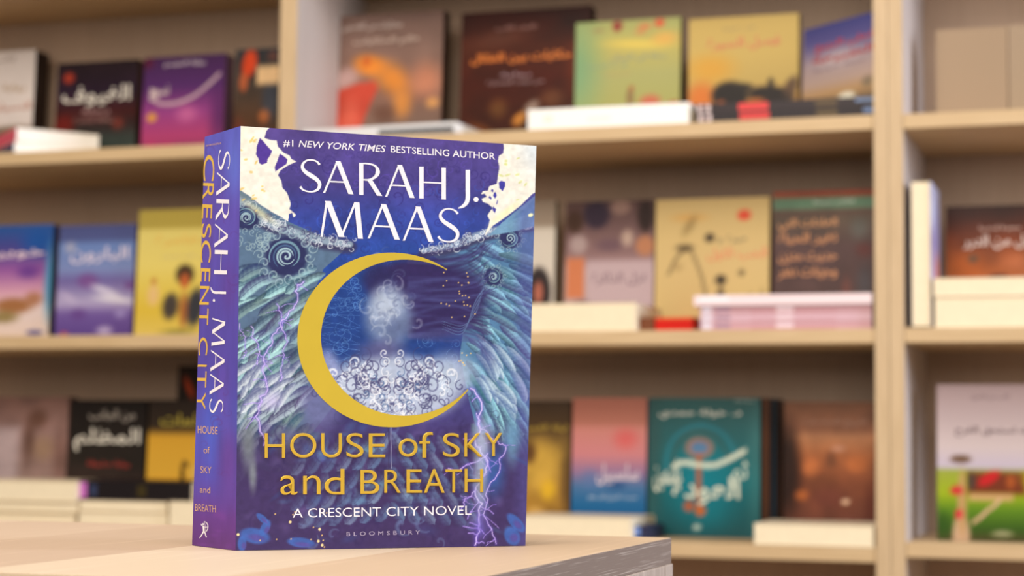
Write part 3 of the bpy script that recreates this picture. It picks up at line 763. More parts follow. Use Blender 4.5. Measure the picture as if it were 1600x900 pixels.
for s, x0, x1, yb0, yb1, h in (('HOUSE', 310, 341, 650.8, 652.2, 12.6), ('of', 319, 328.6, 684.8, 685.2, 11.5), ('SKY', 314, 331, 719, 720, 11.5), ('and', 313, 329, 754.4, 755, 11.5), ('BREATH', 305.4, 337.6, 787.6, 789.8, 12.6)):
    put_text(t8, s, x0, x1, yb0, yb1, h, HS, surf_spine, offset=-.004)
t8.build('spine_title_lettering', TAN, jacket)
# small white archer emblem at the foot of the spine
t9 = MB()
def ink(pts, wd):
    vs, fs = stroke(None, pts, wd); a, b = apply(HS, vs[:, 0], vs[:, 1]); t9.add(spine_pt(a, b, .00012)-O, [tuple(reversed(f)) for f in fs])
ink([(318, 815), (318.6, 820), (318.8, 826)], [2.6, 2.8, 2.2]); ink([(318.6, 825), (316.5, 830), (314.4, 834), (312.2, 838)], [2.4, 1.7, 1.4, 1.2]); ink([(319, 825), (321, 829), (321.8, 833), (323, 836.5)], [2.4, 1.7, 1.4, 1.2])
ink([(317.6, 816), (315.4, 814), (314.6, 811.5)], [1.4, 1.3, 1]); ink([(318.6, 816.5), (321.5, 817.6), (324.6, 817)], [1.3, 1.2, 1.1])
ink(curve_pts([(319.4, 807), (323, 809), (325, 813), (325.2, 818), (324, 823), (321.6, 826)], 3), 1.1); ink([(319.4, 807), (321.4, 816), (321.6, 826)], .5)
hd = np.array([(317.8+1.5*math.cos(a), 812+1.9*math.sin(a)) for a in np.linspace(0, 2*np.pi, 11)[:-1]][::-1])
du, dv = apply(HS, hd[:, 0], hd[:, 1]); t9.add(spine_pt(du, dv, .00012)-O, [tuple(range(10))])
t9.build('archer_emblem', WHITE, jacket)['label'] = 'small white archer emblem'
# tiny line at the head of the spine
t10 = MB(); put_text(t10, 'NEW YORK TIMES BESTSELLER', 322, 346, 226.4, 221.6, 2.2, HS, surf_spine)
t10.build('spine_top_lettering', TAN, jacket)
# gold crescent, printed foil slightly proud
def ell(cx, cy, rx, ry, a0, a1, n): return [(cx+rx*math.cos(a), cy+ry*math.sin(a)) for a in np.linspace(a0, a1, n)]
a_t, a_b = math.atan2((426-535.5)/136.5, (698-611)/147), math.atan2((614-535.5)/136.5, (731-611)/147)
i_t, i_b = math.atan2((426-532)/122, (698-632)/131), math.atan2((614-532)/122, (731-632)/131)
n = 64
outer = np.array(ell(611, 535.5, 147, 136.5, a_t, a_b-2*np.pi, n)); inner = np.array(ell(632, 532, 131, 122, i_t, i_b-2*np.pi, n))
cm = MB(); a, b = apply(HC, np.r_[outer[:, 0], inner[:, 0]], np.r_[outer[:, 1], inner[:, 1]])
cm.add(np.concatenate([front_pt(a, b, .00010)-O]), [(i, n+i, n+i+1, i+1) for i in range(n-1)])
cm.build('gold_crescent', mat('gold_crescent_foil', (206, 180, 56), 0.42, 0.15), jacket)['label'] = 'large gold crescent'
# ------------------------------------------------------------------ books on the shelves
PRINT = print_mat('cover_print', 0.42, 0.0)
PAGES = {k: mat('book_pages_'+k, c, 0.85) for k, c in (('cream', (244, 228, 196)), ('white', (250, 246, 238)), ('tan', (214, 176, 132)), ('grey', (190, 186, 182)))}
INKS = {}
def ink_mat(c):
    k = tuple(c)
    if k not in INKS: INKS[k] = mat('ink_%d_%d_%d' % k, c, 0.4)
    return INKS[k]
GW, GH = 46, 64
def standing(label, xl, xr, yt, z, dY, T, spine, ops, texts=(), yaw=0.0, lean=2.5, group=None, name='book', pages='cream', dY2=None, ys=1.0, zlift=0.0):
    Y = YF+dY; Y2 = YF+(dY2 if dY2 is not None else dY)
    L = at(xl, yt, Y); R = at(xr, yt, Y2)
    W = math.hypot(R[0]-L[0], R[1]-L[1]); ang = math.atan2(R[1]-L[1], R[0]-L[0])
    H = (at((xl+xr)/2 if dY2 is None else xl, yt, Y)[2]-z)/math.cos(math.radians(lean))
    root = empty(name, ((L[0]+R[0])/2, (L[1]+R[1])/2, z+zlift+0.0004), (-math.radians(lean), 0, ang))
    tag(root, label, 'book', group)
    p = Paint(*np.meshgrid(np.linspace(0, 1, GW), np.linspace(0, 1/ys, GH)), (128, 128, 128)); p.aa = 1/50
    for o in ops:
        if o[0] == 'g': p.vgrad(o[1])
        elif o[0] == 'b': p.blob(*o[1:])
        elif o[0] == 'r': p.rect(*o[1:])
        elif o[0] == 'l': p.line(*o[1:])
        elif o[0] == 'm': p.mottle(*o[1:])
        elif o[0] == 'p': p.poly(*o[1:])
    xs = np.linspace(-W/2, W/2, GW); zs = np.linspace(H, 0, GH)
    P = np.zeros((GH, GW, 3)); P[..., 0] = xs[None]; P[..., 2] = zs[:, None]; P[..., 1] = -0.0001
    m = MB(); m.grid(P, p.lin()*0.97); sc = lin(spine)
    m.box(-W/2, W/2, 0, 0.0006, 0, H, sc); m.box(-W/2, W/2, T-0.0006, T, 0, H, sc); m.box(W/2-0.0006, W/2, 0.0006, T-0.0006, 0, H, sc)
    cv = m.build('cover', PRINT, root, colors=True)
    a = MB(); a.box(-W/2+0.002, W/2-0.0008, 0.0008, T-0.0008, 0.002, H-0.002); a.build('pages', PAGES[pages], root)
    for s, cx, cy, w, h, col in texts:
        cy *= ys; h *= ys
        if any(ord(c) > 0x600 for c in s): s = shape_ar(s)
        v, f = text_verts(s, offset=0.014); mn, mx = v.min(0), v.max(0); q = (v-mn)/(mx-mn+1e-9)
        V = np.stack([(cx-w/2+q[:, 0]*w-.5)*W, np.full(len(q), -0.0004), (1-cy-h/2+q[:, 1]*h)*H], 1)
        t = MB(); t.add(V, f); t.build('title_lettering', ink_mat(col), cv)
    return root
def copy_tree(o, parent=None):
    c = o.copy(); COL.objects.link(c)
    if parent is not None: c.parent = parent
    for ch in [k for k in bpy.data.objects if k.parent == o]: copy_tree(ch, c)
    return c

def lying(label, xl, xr, yt, z, dY, D, front='pages', pages='cream', cover=(235, 230, 222), deco=(), yaw=0.0, group=None, T=None, end=None, name='book', text=None):
    """book lying flat; front is what faces the room: pages or the spine"""
    Y = YF+dY; L = at(xl, yt, Y); R = at(xr, yt, Y); W = R[0]-L[0]
    if T is None: T = at((xl+xr)/2, yt, Y)[2]-z
    root = empty(name, ((L[0]+R[0])/2, Y, z+0.0002), (0, 0, yaw))
    tag(root, label, 'book', group)
    m = MB(); cc = lin(cover); c = 0.0005
    m.box(-W/2, W/2, 0, D, 0, c, cc); m.box(-W/2, W/2, 0, D, T-c, T, cc)
    if front == 'spine':
        m.box(-W/2, W/2, 0, c, c, T-c, cc)
        for x0, x1, z0, z1, col in deco: m.box((x0-.5)*W, (x1-.5)*W, -0.0002, 0, z0*T, z1*T, lin(col))
    else: m.box(-W/2, W/2, D-c, D, c, T-c, cc)
    if end: m.box(W/2-c, W/2, c, D, c, T-c, cc)
    cv = m.build('cover', PRINT, root, colors=True)
    a = MB(); y0 = 0.0008 if front == 'spine' else 0.0012
    a.box(-W/2+0.0012, W/2-0.0012, y0, D-0.001, c+0.0001, T-c-0.0001); a.build('pages', PAGES[pages], root)
    if text:
        s, cx, w, h, col = text
        if any(ord(k) > 0x600 for k in s): s = shape_ar(s)
        v, f = text_verts(s); mn, mx = v.min(0), v.max(0); q = (v-mn)/(mx-mn+1e-9)
        t = MB(); t.add(np.stack([(cx-w/2+q[:, 0]*w-.5)*W, np.full(len(q), -.0004), (0.5-h/2+q[:, 1]*h)*T], 1), f); t.build('spine_lettering', ink_mat(col), cv)
    return root, z+T+0.0004

# ---- upper shelf, left bay
standing('white-topped book with a dark lower half at the far left of the upper shelf', -70, 52, 80, SA, .212, .045, (40, 26, 20),
    [('g', [(0, (226, 216, 212)), (.62, (222, 212, 210)), (.70, (90, 74, 60)), (1, (66, 50, 40))]), ('b', .75, .66, .4, .06, (110, 84, 60), .7, .8, 0), ('b', .3, .63, .3, .05, (110, 90, 70), .8, .8, 0), ('m', 3, 1, .1)],
    [('رواية', .74, .31, .3, .08, (176, 146, 110)), ('النسيان', .72, .47, .5, .08, (180, 110, 84)), ('كاتب', .6, .07, .3, .05, (150, 130, 120))])
standing('black book with large white lettering and grey green foot on the upper left shelf', 87, 213, 95, SA, .162, .022, (52, 30, 26),
    [('g', [(0, (34, 22, 26)), (.3, (42, 26, 44)), (.5, (64, 26, 26)), (.62, (50, 34, 34)), (.75, (58, 66, 62)), (1, (70, 84, 78))]), ('b', .15, .15, .09, .07, (176, 60, 40), .9, .5, 0), ('b', .1, .62, .22, .16, (120, 30, 24), .9, .8, 0), ('b', .28, .9, .09, .3, (120, 136, 124), .8, .7, 0), ('b', .12, .92, .13, .18, (24, 18, 18), .8, .6, 0), ('b', .5, .55, .3, .08, (120, 84, 84), .5, .7, 0), ('b', .78, .62, .12, .09, (140, 60, 48), .7, .8, 0), ('m', 4, 4, .3)],
    [('الغيوف', .5, .34, .84, .2, (226, 220, 210)), ('رحلة', .5, .49, .34, .06, (176, 140, 140)), ('رواية جديدة', .48, .58, .5, .05, (150, 110, 104))])
standing('purple and magenta book with a sweeping white title on the upper left shelf', 223, 350, 86, SA, .125, .035, (96, 70, 88),
    [('g', [(0, (66, 36, 78)), (.3, (84, 44, 104)), (.55, (150, 66, 136)), (.8, (176, 66, 116)), (.93, (140, 60, 100)), (1, (70, 44, 50))]), ('b', .12, .6, .08, .06, (222, 160, 70), .95, .5, 0), ('b', .55, .58, .22, .14, (206, 110, 164), .8, 1, 0), ('b', .95, .6, .2, .6, (84, 40, 96), .8, 1, 0), ('b', .3, .92, .2, .09, (206, 62, 110), .8, .8, 0), ('b', .12, .9, .12, .09, (206, 62, 110), .7, .8, 0), ('b', .05, .05, .12, .1, (96, 20, 40), .7, 1, 0), ('l', curve_pts([(.12, .38), (.2, .46), (.4, .47), (.62, .41), (.8, .3), (.93, .2)], 5), [.05, .07, .09, .08, .05, .04][0:1]*26, (206, 180, 186), .85, .5), ('b', .14, .36, .08, .06, (206, 186, 186), .8, .6, 0)],
    [('نسيج', .2, .36, .24, .16, (214, 196, 194)), ('رواية الموسم', .5, .08, .5, .06, (214, 200, 210))])
standing('dark book with an orange red ribbon motif beside the left divider', 366, 434, 75, SA, .11, .03, (60, 50, 50),
    [('g', [(0, (44, 48, 54)), (.4, (70, 58, 50)), (.7, (84, 56, 38)), (1, (74, 60, 54))]), ('b', .32, .14, .24, .17, (212, 70, 34), 1, .5, -20), ('b', .2, .32, .14, .13, (190, 96, 56), .9, .6, 0), ('b', .85, .5, .3, .3, (58, 62, 72), .9, .6, 0), ('b', .85, .08, .2, .08, (110, 62, 50), .7, .8, 0), ('r', .5, 1.05, .17, .35, (226, 188, 140), 1, .05), ('b', .7, .66, .2, .1, (180, 104, 58), .9, .8, 0), ('b', .1, .8, .2, .2, (120, 50, 40), .6, .8, 0), ('b', .7, .9, .22, .08, (190, 90, 60), .9, .6, 0), ('m', 5, 3, .3)])
def corner_book(label, x, z, T, W, D, yaw, cover, back, dY):
    c = at(x, 225, YF+dY); r = empty('book', (c[0], c[1], z+.0002), (0, 0, yaw)); tag(r, label, 'book', 'paperbacks lying in the left corner of the upper shelf')
    m = MB(); q = lin(cover); t = .0005
    m.box(0, W, 0, D, 0, t, lin(back)); m.box(0, W, 0, D, T-t, T, lin(back)); m.box(0, t, 0, D, t, T-t, q)
    m.build('cover', PRINT, r, colors=True)
    a = MB(); a.box(t*1.5, W-.001, .001, D-.001, t*1.1, T-t*1.1); a.build('pages', PAGES['white'], r)
    return z+T+.0004
zt = corner_book('lower paperback with dark blue spine lying in the left corner of the upper shelf', 22, SA, .021, .15, .13, math.radians(46), (66, 64, 104), (240, 220, 200), .012)
corner_book('upper paperback with pink spine lying in the left corner of the upper shelf', 25, zt, .024, .15, .13, math.radians(49), (222, 84, 110), (244, 226, 206), .012)
# ---- upper shelf, middle bay
standing('taupe book with a red, orange and pink collage at the left of the middle bay', 522, 690, 19, SA, .17, .032, (58, 38, 30),
    [('g', [(0, (120, 96, 88)), (.25, (132, 104, 94)), (.6, (136, 100, 86)), (.8, (120, 96, 84)), (1, (112, 98, 90))]), ('b', .1, .46, .22, .12, (190, 156, 152), .9, .8, -20), ('p', [(0, .55), (.2, .5), (.38, .48), (.42, .53), (.34, .66), (.27, .8), (.24, 1), (0, 1)], (196, 70, 52), .95), ('b', .16, .8, .15, .3, (214, 106, 84), .7, .9, 0), ('b', .33, .37, .22, .11, (228, 136, 48), .95, .7, 10), ('b', .55, .48, .3, .17, (226, 140, 56), .95, .9, 30), ('b', .64, .66, .14, .16, (226, 146, 64), .8, .9, 0), ('b', .85, .5, .24, .2, (204, 132, 100), .8, .9, 0), ('b', .92, .66, .09, .06, (236, 170, 96), .8, .8, 0), ('b', .48, .72, .16, .1, (104, 70, 56), .8, .8, 0), ('b', .3, .34, .05, .05, (200, 96, 44), .9, .6, 0), ('b', .5, .88, .3, .07, (166, 146, 116), .8, .7, 0), ('m', 6, 8, .16)],
    [('مختارات من القصص', .34, .085, .56, .06, (206, 190, 182)), ('عالم الحكايات', .48, .2, .62, .06, (206, 184, 170)), ('دار', .55, .95, .2, .04, (200, 190, 180))])
standing('tall dark brown book with glowing orange title in the middle bay', 719, 921, 13, SA, .165, .03, (38, 14, 8),
    [('g', [(0, (48, 8, 2)), (.3, (70, 26, 8)), (.5, (66, 18, 4)), (1, (58, 22, 6))]), ('b', .3, .2, .4, .12, (96, 56, 42), .7, 1, -8), ('b', .9, .1, .3, .2, (44, 12, 8), .9, 1, 0), ('b', .42, .34, .3, .03, (90, 34, 14), .8, 1, 0), ('b', .3, .72, .12, .12, (120, 80, 36), .7, .9, 40), ('b', .48, .8, .1, .06, (228, 150, 62), .95, .6, -30), ('b', .56, .72, .1, .06, (176, 160, 150), .8, .7, -40), ('b', .6, .83, .16, .12, (40, 34, 34), .8, .8, 0), ('b', .72, .66, .14, .1, (120, 76, 48), .7, .8, 0), ('b', .84, .77, .13, .05, (186, 140, 84), .8, .8, 0), ('b', .2, .9, .2, .08, (140, 78, 30), .8, .8, 30), ('b', .88, .5, .12, .4, (110, 44, 14), .6, 1, 0), ('m', 6, 9, .4)],
    [('حكايات بين الظلال', .47, .35, .78, .08, (236, 128, 20)), ('تاليف كاتب', .43, .13, .32, .04, (150, 104, 96)), ('رواية', .43, .475, .24, .035, (160, 130, 140)), ('من تراث الحضارة', .43, .53, .44, .04, (150, 120, 124))])
standing('pale green and yellow book with red blossoms along top and foot', 898, 1062, 30, SA, .148, .018, (96, 84, 30), ys=.76, ops=
    [('g', [(0, (172, 178, 112)), (.3, (192, 182, 104)), (.6, (174, 174, 112)), (1, (168, 168, 100))]), ('b', 0, .5, .4, .9, (124, 168, 126), .9, 1, 0), ('b', .6, .27, .5, .09, (236, 210, 100), .8, .9, 5), ('b', .85, .22, .2, .12, (236, 180, 92), .8, .9, 0), ('b', .4, .06, .06, .08, (150, 50, 50), .95, .5, 0), ('b', .8, .05, .06, .06, (226, 84, 56), .95, .5, 0), ('b', .66, .08, .1, .05, (226, 120, 80), .8, .8, 0), ('b', .62, .14, .08, .04, (226, 120, 80), .6, .8, 0), ('b', .22, .1, .1, .03, (160, 130, 90), .8, .8, 0), ('b', .53, .85, .05, .14, (140, 110, 76), .9, .6, 0), ('b', .54, .75, .03, .04, (176, 90, 60), .9, .6, 0), ('b', .72, .9, .14, .1, (206, 104, 84), .9, .7, 0), ('b', .94, .95, .1, .06, (190, 80, 56), .9, .7, 0), ('b', .3, .98, .14, .06, (160, 90, 70), .9, .7, 0)],
    texts=[('رحلة في الخيال', .6, .42, .52, .09, (130, 144, 130)), ('قصة قصيرة', .3, .49, .4, .06, (132, 160, 130)), ('للاطفال', .4, .59, .26, .03, (180, 150, 96))])
standing('yellow book with red title above dark tree shapes, right of the green one', 1075, 1247, 24, SA, .155, .02, (92, 66, 30), ys=.78, ops=
    [('g', [(0, (204, 176, 102)), (.4, (208, 180, 104)), (.7, (200, 172, 100)), (1, (176, 120, 60))]), ('b', .2, .55, .35, .25, (222, 166, 66), .9, .9, 0), ('b', .12, .85, .2, .25, (222, 122, 52), .9, .8, 0), ('b', .38, .84, .2, .18, (40, 34, 32), 1, .35, 5), ('b', .5, .76, .12, .06, (44, 38, 34), .9, .5, 0), ('b', .75, .86, .26, .12, (42, 34, 32), 1, .4, 8), ('b', .75, .74, .04, .09, (46, 38, 36), .9, .5, 0), ('b', .93, .78, .08, .16, (90, 66, 50), .9, .6, 20), ('b', .62, .93, .12, .07, (196, 116, 46), .9, .6, 0), ('b', .3, .95, .06, .08, (206, 110, 54), .9, .6, 0)],
    texts=[('فصل السيرة', .5, .29, .66, .14, (208, 92, 52)), ('كاتب الرواية', .46, .13, .3, .035, (150, 130, 84))])
lying('thick white paperback lying below the green book, blank edge outwards', 825, 1077, 166, SA, .004, .14, front='spine', pages='white', cover=(252, 250, 246), deco=((.1, .16, .3, .7, (244, 236, 226)), (.38, .52, .3, .5, (250, 240, 230))))
b_, zt = lying('lower black paperback with red and white spine blocks beneath the yellow book', 1087, 1366, 172, SA, .006, .14, front='spine', cover=(52, 46, 48), deco=((.02, .09, .1, .9, (236, 214, 214)), (.04, .07, .2, .8, (220, 130, 140)), (.25, .42, .12, .9, (214, 70, 70)), (.68, .8, .2, .8, (100, 84, 60)), (.94, 1, .3, .9, (110, 130, 170))), group='black paperbacks with red spine blocks')
b_, zt = lying('upper black paperback with red and white spine blocks beneath the yellow book', 1085, 1365, 157, zt, .006, .14, front='spine', cover=(58, 50, 52), deco=((.02, .09, .1, .9, (236, 214, 214)), (.04, .07, .2, .8, (226, 120, 130)), (.25, .42, .12, .9, (222, 74, 74)), (.68, .8, .2, .8, (96, 80, 60)), (.9, 1, .5, .9, (120, 140, 176))), group='black paperbacks with red spine blocks')
standing('blue and white magazine with slanted red headings standing on the black paperbacks by the divider', 1252, 1366, 47, zt, .12, .008, (60, 56, 110), ys=1.0, dY2=.012, ops=
    [('g', [(0, (74, 76, 138)), (.2, (96, 92, 150)), (.45, (176, 158, 168)), (.7, (196, 170, 160)), (.85, (200, 160, 116)), (1, (120, 104, 86))]), ('b', .5, .45, .45, .2, (214, 196, 200), .7, 1, 0), ('b', .62, .93, .16, .08, (255, 250, 230), 1, .6, 0), ('b', .9, .8, .12, .1, (130, 120, 104), .8, .8, 0)],  # the near-white blob at the foot is a painted highlight
    texts=[('احلى الربيع', .56, .27, .78, .12, (206, 52, 42)), ('الطبيعة', .56, .42, .84, .12, (186, 44, 48)), ('مجلة شهرية', .5, .54, .7, .04, (120, 100, 120))])
lying('glossy grey magazine lying flat below the collage cover', 470, 716, 190, SA, .004, .15, front='spine', pages='white', cover=(226, 226, 230), deco=((.5, .98, .08, .6, (90, 90, 92)),), yaw=math.radians(-3), T=.0175, name='magazine')
# ---- middle shelf, left bay
standing('blue and violet fantasy book with floating island at the far left', -62, 80, 352, SB, .05, .02, (40, 38, 60),
    [('g', [(0, (40, 84, 150)), (.2, (74, 70, 140)), (.4, (150, 90, 160)), (.6, (214, 160, 180)), (.75, (226, 206, 206)), (1, (222, 200, 186))]), ('b', .85, .15, .3, .2, (30, 84, 160), .9, .9, 0), ('b', .98, .5, .08, .5, (70, 150, 190), .9, .8, 0), ('b', .75, .42, .2, .1, (96, 54, 140), .8, .9, 0), ('b', .6, .72, .3, .1, (158, 104, 62), .95, .6, 0), ('b', .82, .66, .14, .09, (170, 116, 84), .9, .7, 0), ('b', .5, .82, .24, .08, (140, 120, 70), .9, .7, 0), ('b', .85, .96, .12, .03, (50, 52, 130), .9, .5, 0)],
    [('خوبيا', .62, .25, .6, .1, (240, 214, 222))])
standing('lavender blue book with pale title over snowy violet peaks', 90, 209, 351, SB, .04, .02, (84, 70, 110),
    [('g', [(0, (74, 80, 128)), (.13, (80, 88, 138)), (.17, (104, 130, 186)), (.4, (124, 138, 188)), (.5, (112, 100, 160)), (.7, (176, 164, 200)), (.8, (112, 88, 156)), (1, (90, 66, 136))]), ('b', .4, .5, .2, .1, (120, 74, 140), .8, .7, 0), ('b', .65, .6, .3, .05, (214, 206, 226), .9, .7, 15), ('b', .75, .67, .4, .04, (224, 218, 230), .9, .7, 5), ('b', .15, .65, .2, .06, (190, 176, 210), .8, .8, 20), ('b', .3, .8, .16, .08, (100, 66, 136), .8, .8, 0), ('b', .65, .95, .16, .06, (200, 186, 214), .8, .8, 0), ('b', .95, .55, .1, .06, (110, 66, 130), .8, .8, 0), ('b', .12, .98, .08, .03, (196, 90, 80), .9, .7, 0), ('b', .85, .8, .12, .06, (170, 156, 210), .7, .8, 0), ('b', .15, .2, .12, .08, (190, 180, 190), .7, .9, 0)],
    [('البارون', .54, .27, .76, .15, (220, 208, 226))])
standing('tall yellow book with two small figures, just left of the large novel', 214, 352, 326, SB, .03, .02, (150, 120, 50),
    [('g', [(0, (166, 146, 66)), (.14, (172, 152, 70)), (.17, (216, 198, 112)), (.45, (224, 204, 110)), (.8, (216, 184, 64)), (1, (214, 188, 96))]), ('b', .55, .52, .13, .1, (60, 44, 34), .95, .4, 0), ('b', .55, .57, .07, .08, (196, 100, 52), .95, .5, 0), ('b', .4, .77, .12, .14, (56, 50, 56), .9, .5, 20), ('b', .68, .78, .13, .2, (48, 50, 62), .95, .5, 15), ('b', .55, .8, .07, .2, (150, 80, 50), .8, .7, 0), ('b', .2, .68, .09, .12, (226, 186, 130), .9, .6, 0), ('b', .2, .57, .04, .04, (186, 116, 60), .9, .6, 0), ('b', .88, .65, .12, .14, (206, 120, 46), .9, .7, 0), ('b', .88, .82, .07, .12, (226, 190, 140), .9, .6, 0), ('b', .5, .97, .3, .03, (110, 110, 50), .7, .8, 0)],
    [('مغامرة', .5, .25, .6, .1, (222, 180, 84)), ('في الصحراء', .55, .38, .56, .03, (190, 176, 140))])
# ---- middle shelf, middle bay
standing('white book with a dark oval portrait, half hidden behind the large novel', 790, 866, 313, SB, .16, .02, (120, 116, 100),
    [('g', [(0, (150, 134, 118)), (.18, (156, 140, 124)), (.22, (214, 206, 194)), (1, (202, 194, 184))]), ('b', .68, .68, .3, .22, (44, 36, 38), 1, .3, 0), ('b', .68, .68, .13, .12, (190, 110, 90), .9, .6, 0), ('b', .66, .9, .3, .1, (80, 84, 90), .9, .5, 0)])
standing('book with a lilac title panel over a brown photo collage', 882, 1021, 313, SB, .16, .022, (60, 44, 38),
    [('g', [(0, (84, 60, 58)), (.4, (140, 110, 112)), (.5, (190, 166, 172)), (.75, (186, 160, 160)), (1, (150, 126, 130))]), ('b', .35, .1, .2, .14, (44, 30, 50), .95, .5, 0), ('b', .1, .15, .14, .12, (60, 36, 22), .9, .6, 0), ('b', .62, .05, .16, .08, (150, 120, 110), .9, .6, 0), ('b', .9, .12, .12, .16, (40, 22, 18), .95, .5, 0), ('b', .9, .34, .14, .1, (186, 126, 90), .95, .5, 0), ('b', .15, .32, .14, .1, (176, 156, 156), .9, .6, 0), ('b', .5, .33, .22, .07, (104, 78, 90), .8, .7, 0), ('b', .7, .28, .1, .09, (200, 176, 160), .8, .7, 0), ('r', .02, .22, .42, .72, (206, 122, 80), .95, .03), ('r', .26, .98, .45, .8, (192, 170, 178), .95, .03), ('b', .15, .84, .2, .12, (76, 58, 80), .95, .6, -20), ('b', .6, .93, .36, .1, (92, 70, 80), .9, .6, 5), ('b', .62, .92, .1, .05, (200, 186, 190), .8, .6, 0), ('b', .3, .97, .1, .05, (214, 176, 150), .8, .6, 0), ('r', .86, .98, .78, 1, (190, 170, 180), .8, .03)],
    [('غزل الذاكرة', .62, .58, .62, .1, (130, 104, 116))])
standing('tan book with ink sketch of heads, red seal and orange title', 1023, 1201, 309, SB, .155, .02, (120, 92, 50),
    [('g', [(0, (208, 182, 122)), (.5, (214, 188, 130)), (1, (210, 184, 122))]), ('b', .78, .13, .075, .05, (222, 78, 50), 1, .4, 0), ('b', .3, .14, .25, .05, (216, 166, 90), .8, .9, 0), ('l', curve_pts([(.12, .55), (.2, .42), (.3, .38), (.36, .46), (.42, .6), (.46, .78)], 5), .035, (96, 80, 54), .8, .8), ('b', .26, .36, .12, .04, (80, 66, 44), .8, .7, 0), ('b', .3, .2, .14, .06, (150, 126, 76), .7, .8, -50), ('b', .48, .29, .06, .045, (66, 54, 40), .95, .5, 0), ('b', .58, .6, .065, .05, (54, 44, 34), .95, .5, 0), ('b', .58, .7, .04, .07, (84, 70, 50), .9, .6, 0), ('b', .6, .83, .06, .04, (70, 58, 42), .9, .6, 0), ('b', .76, .55, .04, .035, (110, 94, 64), .9, .6, 0), ('l', [(.6, .82), (.85, .7)], .02, (150, 126, 84), .7, .8), ('b', .94, .75, .04, .12, (150, 130, 86), .7, .8, 0), ('b', .05, .9, .03, .1, (130, 110, 70), .7, .8, 0), ('b', .33, .92, .03, .06, (120, 100, 64), .7, .8, 0), ('b', .2, .5, .07, .05, (176, 150, 100), .7, .8, 0)],
    [('حيرة و', .68, .305, .26, .06, (120, 104, 70)), ('الحب الاول', .72, .415, .52, .1, (222, 130, 84))])
standing('dark grey book with stacked orange lettering and a green band on top', 1207, 1366, 297, SB, .155, .03, (60, 40, 36),
    [('g', [(0, (150, 62, 40)), (.04, (160, 74, 46)), (.05, (96, 132, 106)), (.12, (100, 134, 108)), (.135, (96, 72, 62)), (.2, (92, 78, 66)), (.4, (86, 64, 64)), (.8, (84, 62, 60)), (1, (78, 62, 58))]), ('b', .85, .27, .15, .12, (100, 104, 100), .7, .9, 0), ('b', .9, .42, .14, .08, (100, 50, 46), .8, .9, 0), ('b', .72, .72, .07, .18, (120, 70, 62), .8, .8, 0), ('b', .9, .65, .12, .2, (76, 74, 80), .8, .9, 0), ('b', .52, .85, .16, .1, (62, 50, 44), .8, .9, 0), ('b', .2, .88, .2, .08, (110, 76, 66), .8, .9, 0), ('m', 6, 15, .25)],
    [('العادات التي', .34, .235, .58, .09, (214, 146, 84)), ('تغير الحياة', .34, .335, .58, .09, (206, 136, 76)), ('حديث متزن', .34, .465, .58, .08, (206, 138, 84)), ('وجهات نظر', .34, .57, .58, .09, (210, 140, 84)), ('الاكثر مبيعا', .6, .08, .4, .03, (206, 214, 200))])
lying('thick cream page-out book lying just right of the large novel', 770, 994, 474, SB, .004, .15, pages='cream', cover=(238, 222, 200))
lying('brown spined book end between the cream pages and the red box', 997, 1022, 492, SB, .03, .12, front='spine', cover=(122, 72, 46), T=.022, end=True)
lying('bright red paperback spine lying below the tan sketch cover', 1024, 1082, 491, SB, .02, .13, front='spine', cover=(210, 26, 12), deco=((0, 1, .85, 1, (226, 110, 60)),), T=.021, end=True)
zz = SB
for i, (yt, c, lab) in enumerate(((502, (206, 160, 168), 'lowest pink spined paperback of the stack by the right divider'), (490, (216, 178, 190), 'second pink spined paperback from the bottom of the stack by the right divider'), (477, (200, 156, 164), 'third pink spined paperback of the stack by the right divider'), (460, (244, 222, 226), 'palest topmost paperback of the pink stack by the right divider'))):
    x0, x1 = ((1094, 1362) if i < 3 else (1084, 1362))
    b_, zz = lying(lab, x0, x1, yt, zz, .006 if i < 3 else .0, .14, front='spine', pages='white', cover=c, deco=((.01, .07, .1, .9, (226, 216, 230)), (.09, .18, .25, .75, (170, 140, 160)), (.3, .8, .1, .2, (190, 110, 116)), (.45, .55, .2, .8, (236, 214, 222))) if i < 3 else ((.03, .2, .4, .9, (250, 240, 246)),), group='pink spined paperbacks stacked by the right divider')
# ---- lower shelf, left bay
standing('grey and rose photo book at the far left of the lower shelf', -80, 104, 620, SC, .165, .03, (110, 84, 78),
    [('g', [(0, (128, 96, 88)), (.3, (150, 120, 116)), (.7, (150, 124, 118)), (.8, (190, 166, 160)), (1, (176, 156, 152))]), ('r', 0, .6, .25, .78, (190, 172, 178), .8, .08), ('b', .75, .18, .12, .12, (96, 66, 54), .8, .8, 0), ('b', .8, .42, .15, .15, (160, 130, 106), .8, .8, 0), ('b', .68, .35, .08, .3, (90, 62, 52), .7, .9, 0), ('b', .95, .5, .1, .4, (120, 86, 78), .7, .9, 0), ('m', 6, 20, .35)],
    [('كتاب الذكريات', .64, .86, .66, .055, (214, 92, 76))])
standing('black book with bold white title over a small red line, lower left shelf', 107, 226, 625, SC, .162, .022, (26, 20, 18),
    [('g', [(0, (34, 28, 26)), (.5, (40, 34, 30)), (.7, (62, 46, 42)), (1, (40, 30, 28))]), ('b', .45, .77, .3, .09, (96, 60, 54), .7, .9, 0), ('b', .3, .93, .25, .05, (120, 36, 28), .8, .8, 0), ('m', 5, 22, .3)],
    [('من الجانب', .55, .13, .6, .1, (180, 170, 160)), ('المظلم', .5, .33, .86, .19, (236, 230, 218)), ('رواية مشوقة', .53, .53, .56, .06, (166, 52, 42))])
